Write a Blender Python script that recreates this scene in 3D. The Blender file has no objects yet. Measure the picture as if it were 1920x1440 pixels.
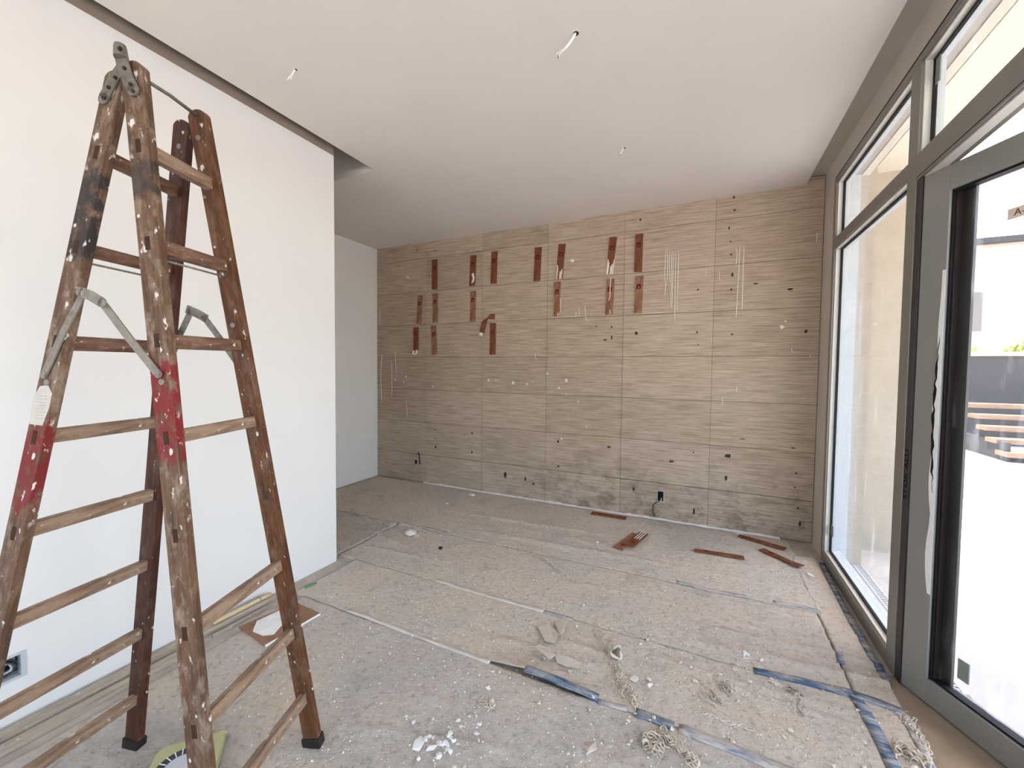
import bpy, bmesh, math, random
import numpy as np
from mathutils import Vector, Matrix, noise as mnoise

random.seed(7)
rng = np.random.default_rng(7)
SC = bpy.context.scene
COL = SC.collection

# ------------------------------------------------------------------ camera
F_PX, YAW, PITCH, ROLL = 766.4, 0.4398, 0.03805, 0.00959
CAM = Vector((0, 0, 1.5))
cf = Vector((-math.sin(YAW) * math.cos(PITCH), math.cos(YAW) * math.cos(PITCH), -math.sin(PITCH)))
r0 = Vector((math.cos(YAW), math.sin(YAW), 0)); u0 = r0.cross(cf)
cr = r0 * math.cos(ROLL) + u0 * math.sin(ROLL)
cu = -r0 * math.sin(ROLL) + u0 * math.cos(ROLL)
cam_data = bpy.data.cameras.new('camera')
cam_data.sensor_fit = 'HORIZONTAL'; cam_data.sensor_width = 36.0
cam_data.lens = F_PX / 1920 * 36.0
cam_data.clip_start = 0.02; cam_data.clip_end = 300
cam = bpy.data.objects.new('camera', cam_data); COL.objects.link(cam)
m = Matrix((cr, cu, -cf)).transposed().to_4x4(); m.translation = CAM
cam.matrix_world = m
SC.camera = cam

# ------------------------------------------------------------------ world, sun, exposure
world = bpy.data.worlds.new('sky'); SC.world = world; world.use_nodes = True
wn = world.node_tree
bg = wn.nodes['Background']
sky = wn.nodes.new('ShaderNodeTexSky'); sky.sky_type = 'NISHITA'
sky.sun_disc = False; sky.sun_elevation = math.radians(60); sky.sun_rotation = math.radians(60)
sky.air_density = 1.0; sky.dust_density = 2.5; sky.ozone_density = 1.0
wn.links.new(sky.outputs[0], bg.inputs[0]); bg.inputs[1].default_value = 0.36
sun_d = bpy.data.lights.new('sun', 'SUN'); sun_d.energy = 4.2; sun_d.angle = math.radians(0.6); sun_d.color = (1.0, 0.95, 0.88)
sun = bpy.data.objects.new('sun', sun_d); COL.objects.link(sun)
sun.rotation_euler = Vector((0.20, -0.085, -1.0)).to_track_quat('-Z', 'Y').to_euler()
sun.location = (3, 6, 12)
vs = SC.view_settings
vs.view_transform = 'Standard'; vs.look = 'None'; vs.gamma = 1.0; vs.use_curve_mapping = False
vs.exposure = 1.96
SC.cycles.use_denoising = True
SC.cycles.max_bounces = 14; SC.cycles.diffuse_bounces = 8; SC.cycles.transparent_max_bounces = 16
SC.cycles.caustics_reflective = False; SC.cycles.caustics_refractive = False

# ------------------------------------------------------------------ pixel helpers (1920 x 1440 frame)
def ray(px, py):
    return cr * ((px - 960) / F_PX) - cu * ((py - 720) / F_PX) + cf
def at_plane(px, py, p, n):
    d = ray(px, py); return CAM + d * ((Vector(p) - CAM).dot(n) / d.dot(n))
def fl(px, py, z=0.0):
    return at_plane(px, py, (0, 0, z), Vector((0, 0, 1)))
def on_back(px, py, y=4.326):
    return at_plane(px, py, (0, y, 0), Vector((0, 1, 0)))
def on_x(px, py, x):
    return at_plane(px, py, (x, 0, 0), Vector((1, 0, 0)))

# ------------------------------------------------------------------ materials
def srgb(r, g, b):
    f = lambda c: (c / 255 / 12.92) if c / 255 <= 0.04045 else ((c / 255 + 0.055) / 1.055) ** 2.4
    return (f(r), f(g), f(b), 1)
class NM:
    def __init__(s, name, rough=0.8, spec=0.3, metal=0.0):
        s.m = bpy.data.materials.new(name); s.m.use_nodes = True
        s.t = s.m.node_tree; s.b = s.t.nodes['Principled BSDF']
        s.b.inputs['Roughness'].default_value = rough
        s.b.inputs['Specular IOR Level'].default_value = spec
        s.b.inputs['Metallic'].default_value = metal
        s.tc = s.t.nodes.new('ShaderNodeTexCoord')
    def n(s, k, **kw):
        o = s.t.nodes.new(k)
        for a, v in kw.items(): setattr(o, a, v)
        return o
    def l(s, a, b): s.t.links.new(a, b)
    def coords(s, scale=(1, 1, 1), space='Object', loc=(0, 0, 0), rot=(0, 0, 0)):
        mp = s.n('ShaderNodeMapping'); mp.inputs['Scale'].default_value = scale
        mp.inputs['Location'].default_value = loc; mp.inputs['Rotation'].default_value = rot
        s.l(s.tc.outputs[space], mp.inputs[0]); return mp.outputs[0]
    def world(s, scale=(1, 1, 1)):
        g = s.n('ShaderNodeNewGeometry'); mp = s.n('ShaderNodeMapping'); mp.inputs['Scale'].default_value = scale
        s.l(g.outputs['Position'], mp.inputs[0]); return mp.outputs[0]
    def noise(s, vec, scale=5, detail=4, rough=0.55, dist=0.0):
        o = s.n('ShaderNodeTexNoise'); o.inputs['Scale'].default_value = scale; o.inputs['Detail'].default_value = detail
        o.inputs['Roughness'].default_value = rough; o.inputs['Distortion'].default_value = dist
        s.l(vec, o.inputs['Vector']); return o.outputs['Fac']
    def ramp(s, fac, stops):
        o = s.n('ShaderNodeValToRGB'); e = o.color_ramp.elements
        while len(e) < len(stops): e.new(0.5)
        for i, (p, c) in enumerate(stops): e[i].position = p; e[i].color = c
        s.l(fac, o.inputs[0]); return o.outputs[0]
    def mask(s, fac, a, b):
        o = s.n('ShaderNodeMapRange'); o.inputs[1].default_value = a; o.inputs[2].default_value = b; o.clamp = True
        s.l(fac, o.inputs[0]); return o.outputs[0]
    def math(s, op, a, b=None):
        o = s.n('ShaderNodeMath', operation=op)
        for i, x in enumerate((a, b)):
            if x is None: continue
            if isinstance(x, (int, float)): o.inputs[i].default_value = x
            else: s.l(x, o.inputs[i])
        return o.outputs[0]
    def mix(s, fac, a, b):
        o = s.n('ShaderNodeMix', data_type='RGBA')
        for i, x in ((0, fac), (6, a), (7, b)):
            if isinstance(x, (int, float, tuple)): o.inputs[i].default_value = x
            else: s.l(x, o.inputs[i])
        return o.outputs[2]
    def color(s, c):
        if isinstance(c, tuple): s.b.inputs['Base Color'].default_value = c
        else: s.l(c, s.b.inputs['Base Color'])
        return s
    def bump(s, h, strength=0.3, dist=0.01):
        o = s.n('ShaderNodeBump'); o.inputs['Strength'].default_value = strength; o.inputs['Distance'].default_value = dist
        s.l(h, o.inputs['Height']); s.l(o.outputs[0], s.b.inputs['Normal']); return s
    def sep(s, vec):
        o = s.n('ShaderNodeSeparateXYZ'); s.l(vec, o.inputs[0]); return o.outputs

def simple(name, col, rough=0.7, spec=0.3, var=0.12, scale=30, bump=0.15, metal=0.0):
    a = NM(name, rough, spec, metal)
    f = a.noise(a.coords(), scale, 5, 0.6)
    c1 = tuple(max(0, x * (1 - var)) for x in col[:3]) + (1,); c2 = tuple(min(1, x * (1 + var)) for x in col[:3]) + (1,)
    a.color(a.ramp(f, [(0.3, c1), (0.7, c2)]))
    if bump: a.bump(f, bump, 0.004)
    return a.m
def glass(name, tint, smear):
    mat = bpy.data.materials.new(name); mat.use_nodes = True; t = mat.node_tree
    t.nodes.remove(t.nodes['Principled BSDF']); out = t.nodes['Material Output']
    tr = t.nodes.new('ShaderNodeBsdfTransparent'); tr.inputs[0].default_value = tint
    gl = t.nodes.new('ShaderNodeBsdfGlossy'); gl.inputs['Roughness'].default_value = 0.03
    lw = t.nodes.new('ShaderNodeLayerWeight'); lw.inputs[0].default_value = 0.5
    pw = t.nodes.new('ShaderNodeMath'); pw.operation = 'POWER'; pw.inputs[1].default_value = 5.0; t.links.new(lw.outputs['Facing'], pw.inputs[0])
    fr = t.nodes.new('ShaderNodeMath'); fr.operation = 'MULTIPLY_ADD'; fr.inputs[1].default_value = 0.45; fr.inputs[2].default_value = 0.02; t.links.new(pw.outputs[0], fr.inputs[0])
    mx = t.nodes.new('ShaderNodeMixShader'); t.links.new(fr.outputs[0], mx.inputs[0]); t.links.new(tr.outputs[0], mx.inputs[1]); t.links.new(gl.outputs[0], mx.inputs[2])
    df = t.nodes.new('ShaderNodeBsdfTranslucent'); df.inputs[0].default_value = (0.85, 0.85, 0.85, 1)
    d2 = t.nodes.new('ShaderNodeBsdfDiffuse'); d2.inputs[0].default_value = (0.85, 0.85, 0.85, 1)
    ad = t.nodes.new('ShaderNodeMixShader'); ad.inputs[0].default_value = 0.5; t.links.new(df.outputs[0], ad.inputs[1]); t.links.new(d2.outputs[0], ad.inputs[2])
    g = t.nodes.new('ShaderNodeNewGeometry'); mp = t.nodes.new('ShaderNodeMapping'); mp.inputs['Scale'].default_value = (7, 7, 0.9)
    t.links.new(g.outputs['Position'], mp.inputs[0])
    no = t.nodes.new('ShaderNodeTexNoise'); no.inputs['Scale'].default_value = 2.6; no.inputs['Detail'].default_value = 6; no.inputs['Roughness'].default_value = 0.62
    no.inputs['Distortion'].default_value = 0.5
    t.links.new(mp.outputs[0], no.inputs['Vector'])
    mr = t.nodes.new('ShaderNodeMapRange'); mr.inputs[1].default_value = 0.56; mr.inputs[2].default_value = 0.80
    mr.inputs[3].default_value = 0.02; mr.inputs[4].default_value = smear; t.links.new(no.outputs[0], mr.inputs[0])
    m2 = t.nodes.new('ShaderNodeMixShader'); t.links.new(mr.outputs[0], m2.inputs[0]); t.links.new(mx.outputs[0], m2.inputs[1]); t.links.new(ad.outputs[0], m2.inputs[2])
    t.links.new(m2.outputs[0], out.inputs[0]); return mat
M = {}
M['white_wall'] = simple('white_wall_paint', srgb(216, 213, 209), 0.75, 0.2, 0.015, 3, 0.03)
M['ceiling'] = simple('ceiling_paint', srgb(220, 213, 205), 0.85, 0.15, 0.015, 2, 0.02)
M['grey_plaster'] = simple('grey_plaster', srgb(196, 188, 178), 0.9, 0.1, 0.05, 6, 0.08)
M['slot_shade'] = simple('painted_slot_shade', srgb(132, 120, 106), 0.95, 0.05, 0.08, 8, 0.1)  # shade of the ceiling slot, put into the colour
M['mortar'] = simple('tile_joint_mortar', srgb(112, 97, 81), 0.95, 0.05, 0.1, 20)
def stone():
    a = NM('ribbed_stone_tile', 0.72, 0.25)
    w = a.world((0.55, 1, 16)); f = a.noise(w, 6, 6, 0.65)
    w2 = a.world((1, 1, 1)); g = a.noise(w2, 1.3, 4, 0.6)
    base = a.ramp(f, [(0.28, srgb(136, 119, 102)), (0.5, srgb(180, 163, 145)), (0.74, srgb(210, 193, 176))])
    oi = a.n('ShaderNodeObjectInfo')
    tint = a.ramp(oi.outputs['Random'], [(0, srgb(240, 236, 232)), (1, srgb(255, 253, 250))])
    mul = a.n('ShaderNodeMix', data_type='RGBA', blend_type='MULTIPLY'); mul.inputs[0].default_value = 1
    a.l(base, mul.inputs[6]); a.l(tint, mul.inputs[7])
    # soot and damp marks on the lower courses
    z = a.sep(w2)
    low = a.mask(z[2], 0.80, 0.10); right = a.mask(z[0], -2.4, -1.2)
    d = a.noise(a.world((2.2, 1, 3.0)), 2.6, 7, 0.72, 0.6)
    dm = a.math('MULTIPLY', a.math('MULTIPLY', low, right), a.mask(d, 0.47, 0.62))
    c = a.mix(a.math('MULTIPLY', dm, 0.60), mul.outputs[2], srgb(78, 66, 58))
    # pale dust haze left by sanding
    du = a.mask(a.noise(a.world((1.5, 1, 1.5)), 1.1, 3, 0.5), 0.5, 0.75)
    c = a.mix(a.math('MULTIPLY', du, 0.22), c, srgb(200, 188, 172))
    a.color(c); a.bump(f, 0.5, 0.005)
    return a.m
M['stone'] = stone()
def floorcover(name, lo, mi, hi):
    a = NM(name, 0.92, 0.1)
    w = a.world(); f = a.noise(w, 1.4, 5, 0.6, 0.4); g = a.noise(a.world((1, 1, 1)), 34, 7, 0.72); h2 = a.noise(a.world((1, 6, 1)), 3.5, 5, 0.65)
    base = a.ramp(f, [(0.30, lo), (0.5, mi), (0.70, hi)])
    c = a.mix(a.math('MULTIPLY', a.mask(h2, 0.5, 0.72), 0.45), base, srgb(212, 204, 194))
    c = a.mix(a.math('MULTIPLY', a.mask(g, 0.48, 0.32), 0.50), c, srgb(112, 102, 92))
    c = a.mix(a.math('MULTIPLY', a.mask(g, 0.56, 0.70), 0.42), c, srgb(224, 217, 208))
    p = a.noise(w, 3.2, 7, 0.72, 0.9)
    c = a.mix(a.math('MULTIPLY', a.mask(p, 0.55, 0.70), 0.45), c, srgb(140, 131, 122))
    q = a.noise(a.world((1, 2.5, 1)), 8, 7, 0.75, 1.2)
    c = a.mix(a.math('MULTIPLY', a.mask(q, 0.62, 0.72), 0.5), c, srgb(122, 112, 102))
    a.color(c)
    g2 = a.noise(w, 90, 4, 0.65); g3 = a.noise(w, 11, 6, 0.7, 0.5)
    a.bump(a.math('ADD', a.math('ADD', g, a.math('MULTIPLY', g2, 0.6)), a.math('MULTIPLY', g3, 1.2)), 1.0, 0.014)
    return a.m
M['cover'] = floorcover('dusty_floor_cover', srgb(194, 182, 169), srgb(209, 195, 178), srgb(215, 197, 171))
M['cover_grey'] = floorcover('dusty_grey_floor_cover', srgb(180, 172, 163), srgb(199, 188, 175), srgb(211, 194, 170))
M['screed'] = simple('bare_screed_floor', srgb(178, 168, 156), 0.9, 0.1, 0.15, 9, 0.3)
M['threshold'] = simple('dusty_brown_threshold', srgb(146, 129, 108), 0.9, 0.1, 0.15, 7, 0.25)
M['plaster'] = simple('dry_plaster', srgb(214, 205, 192), 0.95, 0.05, 0.12, 40, 0.4)
M['dust_white'] = simple('white_plaster_dust', srgb(226, 222, 218), 0.95, 0.05, 0.08, 30, 0.4)
M['fibre'] = simple('dried_glue_fibre', srgb(206, 192, 172), 0.9, 0.1, 0.22, 30, 0.3)
M['paper'] = simple('torn_paper', srgb(190, 178, 163), 0.9, 0.1, 0.08, 25, 0.25)
def tape(name, blue, lo, hi, k):
    a = NM(name, 0.7, 0.3)
    w = a.world((1, 3, 1)); f = a.noise(w, 9, 6, 0.7)
    a.color(a.mix(a.math('MULTIPLY', a.mask(f, lo, hi), k), blue, srgb(186, 177, 166))); a.bump(f, 0.3, 0.003); return a.m
M['tape'] = tape('blue_tape', srgb(64, 90, 116), 0.42, 0.66, 0.85)
M['tape_dusty'] = tape('blue_tape_dusty', srgb(84, 102, 132), 0.30, 0.56, 0.97)
M['tape_dark'] = tape('blue_tape_dark', srgb(58, 72, 98), 0.40, 0.70, 0.85)
M['paper_tape'] = tape('pale_paper_tape', srgb(208, 200, 189), 0.38, 0.60, 0.9)

def wood(name, dark, mid, light, dust=0.35, splat=0.62, bands=(), g3=(28, 28, 2.2)):
    a = NM(name, 0.62, 0.35)
    g = a.noise(a.coords(g3), 2.2, 7, 0.68, 0.5)
    c = a.ramp(g, [(0.28, dark), (0.5, mid), (0.74, light)])
    co = a.coords((1, 1, 1))
    z = a.sep(co)[2]
    n2 = a.noise(a.coords((6, 6, 3)), 3.5, 6, 0.7)
    c = a.mix(a.math('MULTIPLY', a.mask(n2, 0.48, 0.66), dust), c, srgb(176, 158, 138))
    for (z0, z1, col, soft, k) in bands:
        nz = a.math('ADD', z, a.math('MULTIPLY', a.math('SUBTRACT', a.noise(a.coords((9, 9, 3)), 4, 5, 0.7), 0.5), soft))
        mk = a.math('MULTIPLY', a.mask(nz, z0 - 0.012, z0 + 0.012), a.mask(nz, z1 + 0.012, z1 - 0.012))
        patch = a.mask(a.noise(a.coords((10, 10, 7)), 3, 5, 0.65), 0.36, 0.50)
        c = a.mix(a.math('MULTIPLY', a.math('MULTIPLY', mk, patch), k), c, col)
    s1 = a.noise(a.coords((1, 1, 0.55)), 42, 3, 0.55)
    s2 = a.noise(a.coords((1, 1, 0.4)), 13, 5, 0.7, 0.6)
    c = a.mix(a.math('MULTIPLY', a.mask(s1, splat + 0.02, splat + 0.07), 0.85), c, srgb(214, 206, 196))
    c = a.mix(a.math('MULTIPLY', a.mask(s2, splat + 0.02, splat + 0.09), 0.75), c, srgb(205, 196, 184))
    a.color(c); a.bump(g, 0.35, 0.003); return a.m
M['stile_fr'] = wood('ladder_wood_front', srgb(46, 31, 21), srgb(88, 62, 43), srgb(116, 86, 63), 0.42, 0.615,
                     [(1.24, 1.52, srgb(112, 14, 18), 0.16, 0.92), (0.95, 1.12, srgb(120, 40, 18), 0.08, 0.0), (1.98, 2.09, srgb(30, 26, 26), 0.08, 0.75)])
M['stile_fl'] = wood('ladder_wood_painted', srgb(48, 33, 23), srgb(90, 64, 46), srgb(116, 87, 66), 0.42, 0.61,
                     [(1.10, 1.36, srgb(108, 16, 20), 0.20, 0.92), (1.84, 2.10, srgb(34, 30, 30), 0.22, 0.92)])
M['stile_br'] = wood('ladder_wood_varnished', srgb(42, 22, 9), srgb(82, 46, 20), srgb(112, 70, 36), 0.16, 0.63)
M['stile_bl'] = wood('ladder_wood_dark', srgb(32, 13, 6), srgb(62, 29, 13), srgb(88, 48, 23), 0.10, 0.64)
M['rung'] = wood('ladder_rung_worn', srgb(84, 62, 46), srgb(128, 102, 82), srgb(156, 131, 108), 0.5, 0.60)
M['rung_dark'] = wood('ladder_rung_brown', srgb(62, 38, 26), srgb(100, 69, 52), srgb(132, 101, 82), 0.42, 0.59)
M['tenon'] = simple('dark_tenon_end', srgb(58, 38, 26), 0.8, 0.2, 0.25, 60)
M['steel'] = simple('galvanised_steel', srgb(124, 116, 104), 0.6, 0.4, 0.25, 45, 0.3, 0.15)
M['steel_dirty'] = simple('dirty_steel', srgb(106, 100, 90), 0.65, 0.35, 0.32, 35, 0.35, 0.15)
M['rubber'] = simple('black_rubber', srgb(34, 30, 28), 0.6, 0.3, 0.3, 40)
M['sticker'] = simple('worn_white_sticker', srgb(184, 176, 166), 0.7, 0.2, 0.10, 60)
M['print'] = simple('faded_print', srgb(168, 161, 154), 0.8, 0.2, 0.05)
M['alu'] = simple('grey_aluminium', srgb(138, 134, 128), 0.45, 0.5, 0.03, 60, 0.05, 0.35)
M['alu_door'] = simple('grey_aluminium_door', srgb(142, 140, 135), 0.45, 0.5, 0.03, 60, 0.05, 0.35)
M['alu_dark'] = simple('dark_rebate_metal', srgb(60, 56, 58), 0.5, 0.4, 0.1, 30, 0.1, 0.2)
M['bead'] = simple('pale_glazing_bead', srgb(214, 210, 200), 0.5, 0.4, 0.03)
M['gasket'] = simple('black_gasket', srgb(16, 14, 16), 0.6, 0.3, 0.2, 40)
M['spacer'] = simple('dark_glass_spacer', srgb(34, 26, 22), 0.35, 0.5, 0.35, 25)
M['film'] = simple('white_protective_film', srgb(222, 220, 216), 0.5, 0.4, 0.03)
M['pad'] = simple('grey_green_pad', srgb(132, 138, 128), 0.85, 0.1, 0.06)
M['masking'] = simple('beige_label_tape', srgb(212, 204, 192), 0.8, 0.1, 0.05)
_t = M['masking'].node_tree; _tr = _t.nodes.new('ShaderNodeBsdfTranslucent'); _tr.inputs[0].default_value = srgb(212, 202, 188)
_mx = _t.nodes.new('ShaderNodeMixShader'); _mx.inputs[0].default_value = 0.45
_t.links.new(_t.nodes['Principled BSDF'].outputs[0], _mx.inputs[1]); _t.links.new(_tr.outputs[0], _mx.inputs[2]); _t.links.new(_mx.outputs[0], _t.nodes['Material Output'].inputs[0])
M['ink'] = simple('dark_marker_ink', srgb(92, 52, 42), 0.8, 0.1, 0.05)
M['ink_black'] = simple('black_marker_ink', srgb(14, 10, 10), 0.8, 0.1, 0.05)
M['veneer'] = wood('brown_sample_wood', srgb(82, 38, 18), srgb(112, 58, 31), srgb(132, 76, 46), 0.15, 0.72)
M['veneer_dull'] = wood('dusty_sample_wood', srgb(104, 66, 46), srgb(132, 84, 60), srgb(150, 104, 80), 0.45, 0.75)
M['red_mark'] = simple('red_print_mark', srgb(112, 24, 16), 0.7, 0.2, 0.1, 80)
M['glue'] = simple('white_glue', srgb(226, 220, 208), 0.6, 0.3, 0.04, 40)
M['hole'] = simple('dark_pit', srgb(72, 58, 46), 0.95, 0.05, 0.3, 60)
M['black'] = simple('black_plastic', srgb(10, 10, 12), 0.6, 0.2, 0.2)
M['box_rim'] = simple('pale_box_rim', srgb(168, 176, 180), 0.6, 0.2, 0.05)
M['box_inside'] = simple('dark_blue_box', srgb(34, 40, 56), 0.7, 0.2, 0.15)
M['cable_grey'] = simple('grey_cable', srgb(178, 182, 184), 0.6, 0.3, 0.05)
M['cable_dark'] = simple('dark_cable', srgb(56, 56, 58), 0.6, 0.3, 0.1)
M['cable_white'] = simple('white_cable', srgb(236, 234, 230), 0.5, 0.3, 0.03)
M['tile_scrap'] = simple('brown_clay_board', srgb(140, 108, 86), 0.9, 0.1, 0.2, 35, 0.3)
M['board'] = wood('dusty_long_board', srgb(122, 108, 92), srgb(164, 150, 134), srgb(186, 174, 158), 0.5, 0.66, (), (28, 1.5, 28))
M['stick'] = wood('pale_wood_stick', srgb(176, 150, 108), srgb(204, 182, 140), srgb(220, 202, 164), 0.25, 0.7, (), (28, 1.5, 28))
M['green'] = simple('green_plastic', srgb(84, 134, 100), 0.6, 0.3, 0.2, 80)
M['scale_body'] = simple('yellow_green_enamel', srgb(170, 168, 122), 0.55, 0.4, 0.1, 25)
M['scale_ring'] = simple('dark_dial_ring', srgb(58, 58, 60), 0.6, 0.3, 0.15)
M['scale_disc'] = simple('pale_dial_disc', srgb(186, 188, 192), 0.5, 0.3, 0.06)
M['stucco'] = simple('beige_stucco', srgb(190, 178, 160), 0.95, 0.05, 0.06, 8, 0.2)
M['reveal'] = simple('pale_reveal_plaster', srgb(216, 220, 222), 0.9, 0.1, 0.04, 8, 0.1)
M['soffit'] = simple('cream_soffit', srgb(230, 222, 206), 0.9, 0.1, 0.03, 4, 0.05)
M['terrace'] = simple('pale_terrace_stone', srgb(194, 189, 184), 0.9, 0.1, 0.06, 3, 0.1)
M['dark_wall'] = simple('dark_grey_garden_wall', srgb(84, 80, 78), 0.9, 0.1, 0.08, 5)
M['pink_wall'] = simple('pale_pink_render', srgb(206, 186, 172), 0.9, 0.1, 0.04, 3)
M['deck'] = wood('garden_step_wood', srgb(120, 92, 70), srgb(154, 124, 98), srgb(176, 148, 120), 0.1, 0.8, (), (1.5, 28, 28))
M['leaf'] = simple('yellow_green_leaf', srgb(150, 160, 60), 0.8, 0.2, 0.4, 6)
M['grate'] = simple('white_grate_metal', srgb(214, 214, 216), 0.5, 0.3, 0.05)
M['glass'] = glass('smeared_window_glass', (0.87, 0.875, 0.87, 1), 0.30)
M['glass_clear'] = glass('window_glass', (0.93, 0.94, 0.93, 1), 0.05)

# ------------------------------------------------------------------ mesh helpers
class MB:
    def __init__(s): s.v = []; s.f = []
    def add(s, vs, fs):
        o = len(s.v); s.v += [Vector(p) for p in vs]; s.f += [tuple(i + o for i in q) for q in fs]; return s
    def box(s, x0, x1, y0, y1, z0, z1):
        return s.add([(x0, y0, z0), (x1, y0, z0), (x1, y1, z0), (x0, y1, z0), (x0, y0, z1), (x1, y0, z1), (x1, y1, z1), (x0, y1, z1)],
                     [(3, 2, 1, 0), (4, 5, 6, 7), (0, 1, 5, 4), (1, 2, 6, 5), (2, 3, 7, 6), (3, 0, 4, 7)])
    def obox(s, c, ax, ay, az, hx, hy, hz):
        c, ax, ay, az = Vector(c), Vector(ax), Vector(ay), Vector(az)
        vs = [c + ax * hx * i + ay * hy * j + az * hz * k for k in (-1, 1) for (i, j) in ((-1, -1), (1, -1), (1, 1), (-1, 1))]
        return s.add(vs, [(3, 2, 1, 0), (4, 5, 6, 7), (0, 1, 5, 4), (1, 2, 6, 5), (2, 3, 7, 6), (3, 0, 4, 7)])
    def prism(s, pts, d):
        n = len(pts); d = Vector(d); a = [Vector(p) for p in pts]
        vs = a + [p + d for p in a]
        return s.add(vs, [tuple(range(n - 1, -1, -1)), tuple(range(n, 2 * n))] + [(i, (i + 1) % n, n + (i + 1) % n, n + i) for i in range(n)])
    def tube(s, pts, r, n=8, cap=True, r2=None):
        pts = [Vector(p) for p in pts]; rings = []; up = None
        for i, p in enumerate(pts):
            t = (pts[min(i + 1, len(pts) - 1)] - pts[max(i - 1, 0)]).normalized()
            if up is None: up = t.orthogonal().normalized()
            up = (up - t * up.dot(t)); up = up.normalized() if up.length > 1e-6 else t.orthogonal().normalized()
            q = t.cross(up)
            rr = r if r2 is None else r + (r2 - r) * i / max(1, len(pts) - 1)
            rings.append([p + (up * math.cos(k * 2 * math.pi / n) + q * math.sin(k * 2 * math.pi / n)) * rr for k in range(n)])
        vs = [p for g in rings for p in g]; fs = []
        for i in range(len(rings) - 1):
            for k in range(n):
                a, b = i * n + k, i * n + (k + 1) % n; fs.append((a, b, b + n, a + n))
        if cap: fs += [tuple(range(n - 1, -1, -1)), tuple(range((len(rings) - 1) * n, len(rings) * n))]
        return s.add(vs, fs)
    def ribbon(s, pts, wdir, w, t):
        """a flat band along pts: width w along wdir, thickness t"""
        pts = [Vector(p) for p in pts]; wd = Vector(wdir).normalized(); vs = []; fs = []
        for i, p in enumerate(pts):
            tg = (pts[min(i + 1, len(pts) - 1)] - pts[max(i - 1, 0)]).normalized(); nn = tg.cross(wd).normalized()
            vs += [p + wd * w / 2 + nn * t / 2, p - wd * w / 2 + nn * t / 2, p - wd * w / 2 - nn * t / 2, p + wd * w / 2 - nn * t / 2]
        for i in range(len(pts) - 1):
            for k in range(4):
                a, b = i * 4 + k, i * 4 + (k + 1) % 4; fs.append((a, a + 4, b + 4, b))
        e = (len(pts) - 1) * 4
        fs += [(0, 1, 2, 3), (e + 3, e + 2, e + 1, e)]
        return s.add(vs, fs)
    def disc(s, c, n, r, h, seg=14, irr=0.0):
        c, n = Vector(c), Vector(n).normalized(); a = n.orthogonal().normalized(); b = n.cross(a)
        pts = [c + (a * math.cos(2 * math.pi * k / seg) + b * math.sin(2 * math.pi * k / seg)) * r * (1 + irr * random.uniform(-1, 1)) for k in range(seg)]
        return s.prism(pts, n * h)
    def build(s, name, mat, parent=None, loc=None, smooth=False, bevel=0.0, kind=None):
        off = Vector(loc) if loc is not None else (root_loc(parent) if parent else Vector((0, 0, 0)))
        me = bpy.data.meshes.new(name); me.from_pydata([tuple(p - off) for p in s.v], [], s.f)
        bm = bmesh.new(); bm.from_mesh(me); bmesh.ops.recalc_face_normals(bm, faces=bm.faces)
        if bevel:
            bmesh.ops.bevel(bm, geom=list(bm.edges), offset=bevel, segments=2, profile=0.6, affect='EDGES', clamp_overlap=True)
        bm.to_mesh(me); bm.free()
        me.materials.append(M[mat] if isinstance(mat, str) else mat)
        if smooth: me.polygons.foreach_set('use_smooth', [True] * len(me.polygons))
        o = bpy.data.objects.new(name, me); COL.objects.link(o)
        if parent: o.parent = parent
        elif loc is not None: o.location = loc
        if kind: o['kind'] = kind
        return o
def root_loc(o):
    while o.parent: o = o.parent
    return o.location.copy()
def tag(o, label, cat, group=None):
    o['label'] = label; o['category'] = cat
    if group: o['group'] = group
    return o
def thing(name, loc, label, cat, group=None):
    o = bpy.data.objects.new(name, None); COL.objects.link(o); o.location = loc; o.empty_display_size = 0.05
    return tag(o, label, cat, group)
def struct(o, label=None):
    o['kind'] = 'structure'
    if label: o['label'] = label
    return o
def text_mesh(txt, size):
    c = bpy.data.curves.new('lettering', 'FONT'); c.body = txt; c.size = size; c.align_x = 'CENTER'; c.align_y = 'CENTER'; c.extrude = 0.0002
    o = bpy.data.objects.new('lettering', c); COL.objects.link(o)
    dg = bpy.context.evaluated_depsgraph_get(); me = bpy.data.meshes.new_from_object(o.evaluated_get(dg))
    COL.objects.unlink(o); bpy.data.objects.remove(o); return me
def fbm(x, y, sc=1.0, octv=4, seed=0.0):
    a, s, t = 1.0, sc, 0.0
    for _ in range(octv):
        t += a * mnoise.noise(Vector((x * s + seed, y * s - seed * 1.7, seed * 0.31))); a *= 0.5; s *= 2.03
    return t

# ------------------------------------------------------------------ the room
H = 3.11          # ceiling underside
YB = 4.326        # tile faces of the back wall
XL = -2.560       # white wall face
XA = -4.10        # alcove wall face
XW = 0.892        # window plane, inner face
YE = 2.257        # free end of the white wall
YR = -3.4         # rear of the room
struct(MB().box(XA - 0.2, 1.0, YR, YB + 0.1, -0.20, -0.012).build('floor', 'screed'), 'bare screed floor below the dusty covering sheets')
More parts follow.
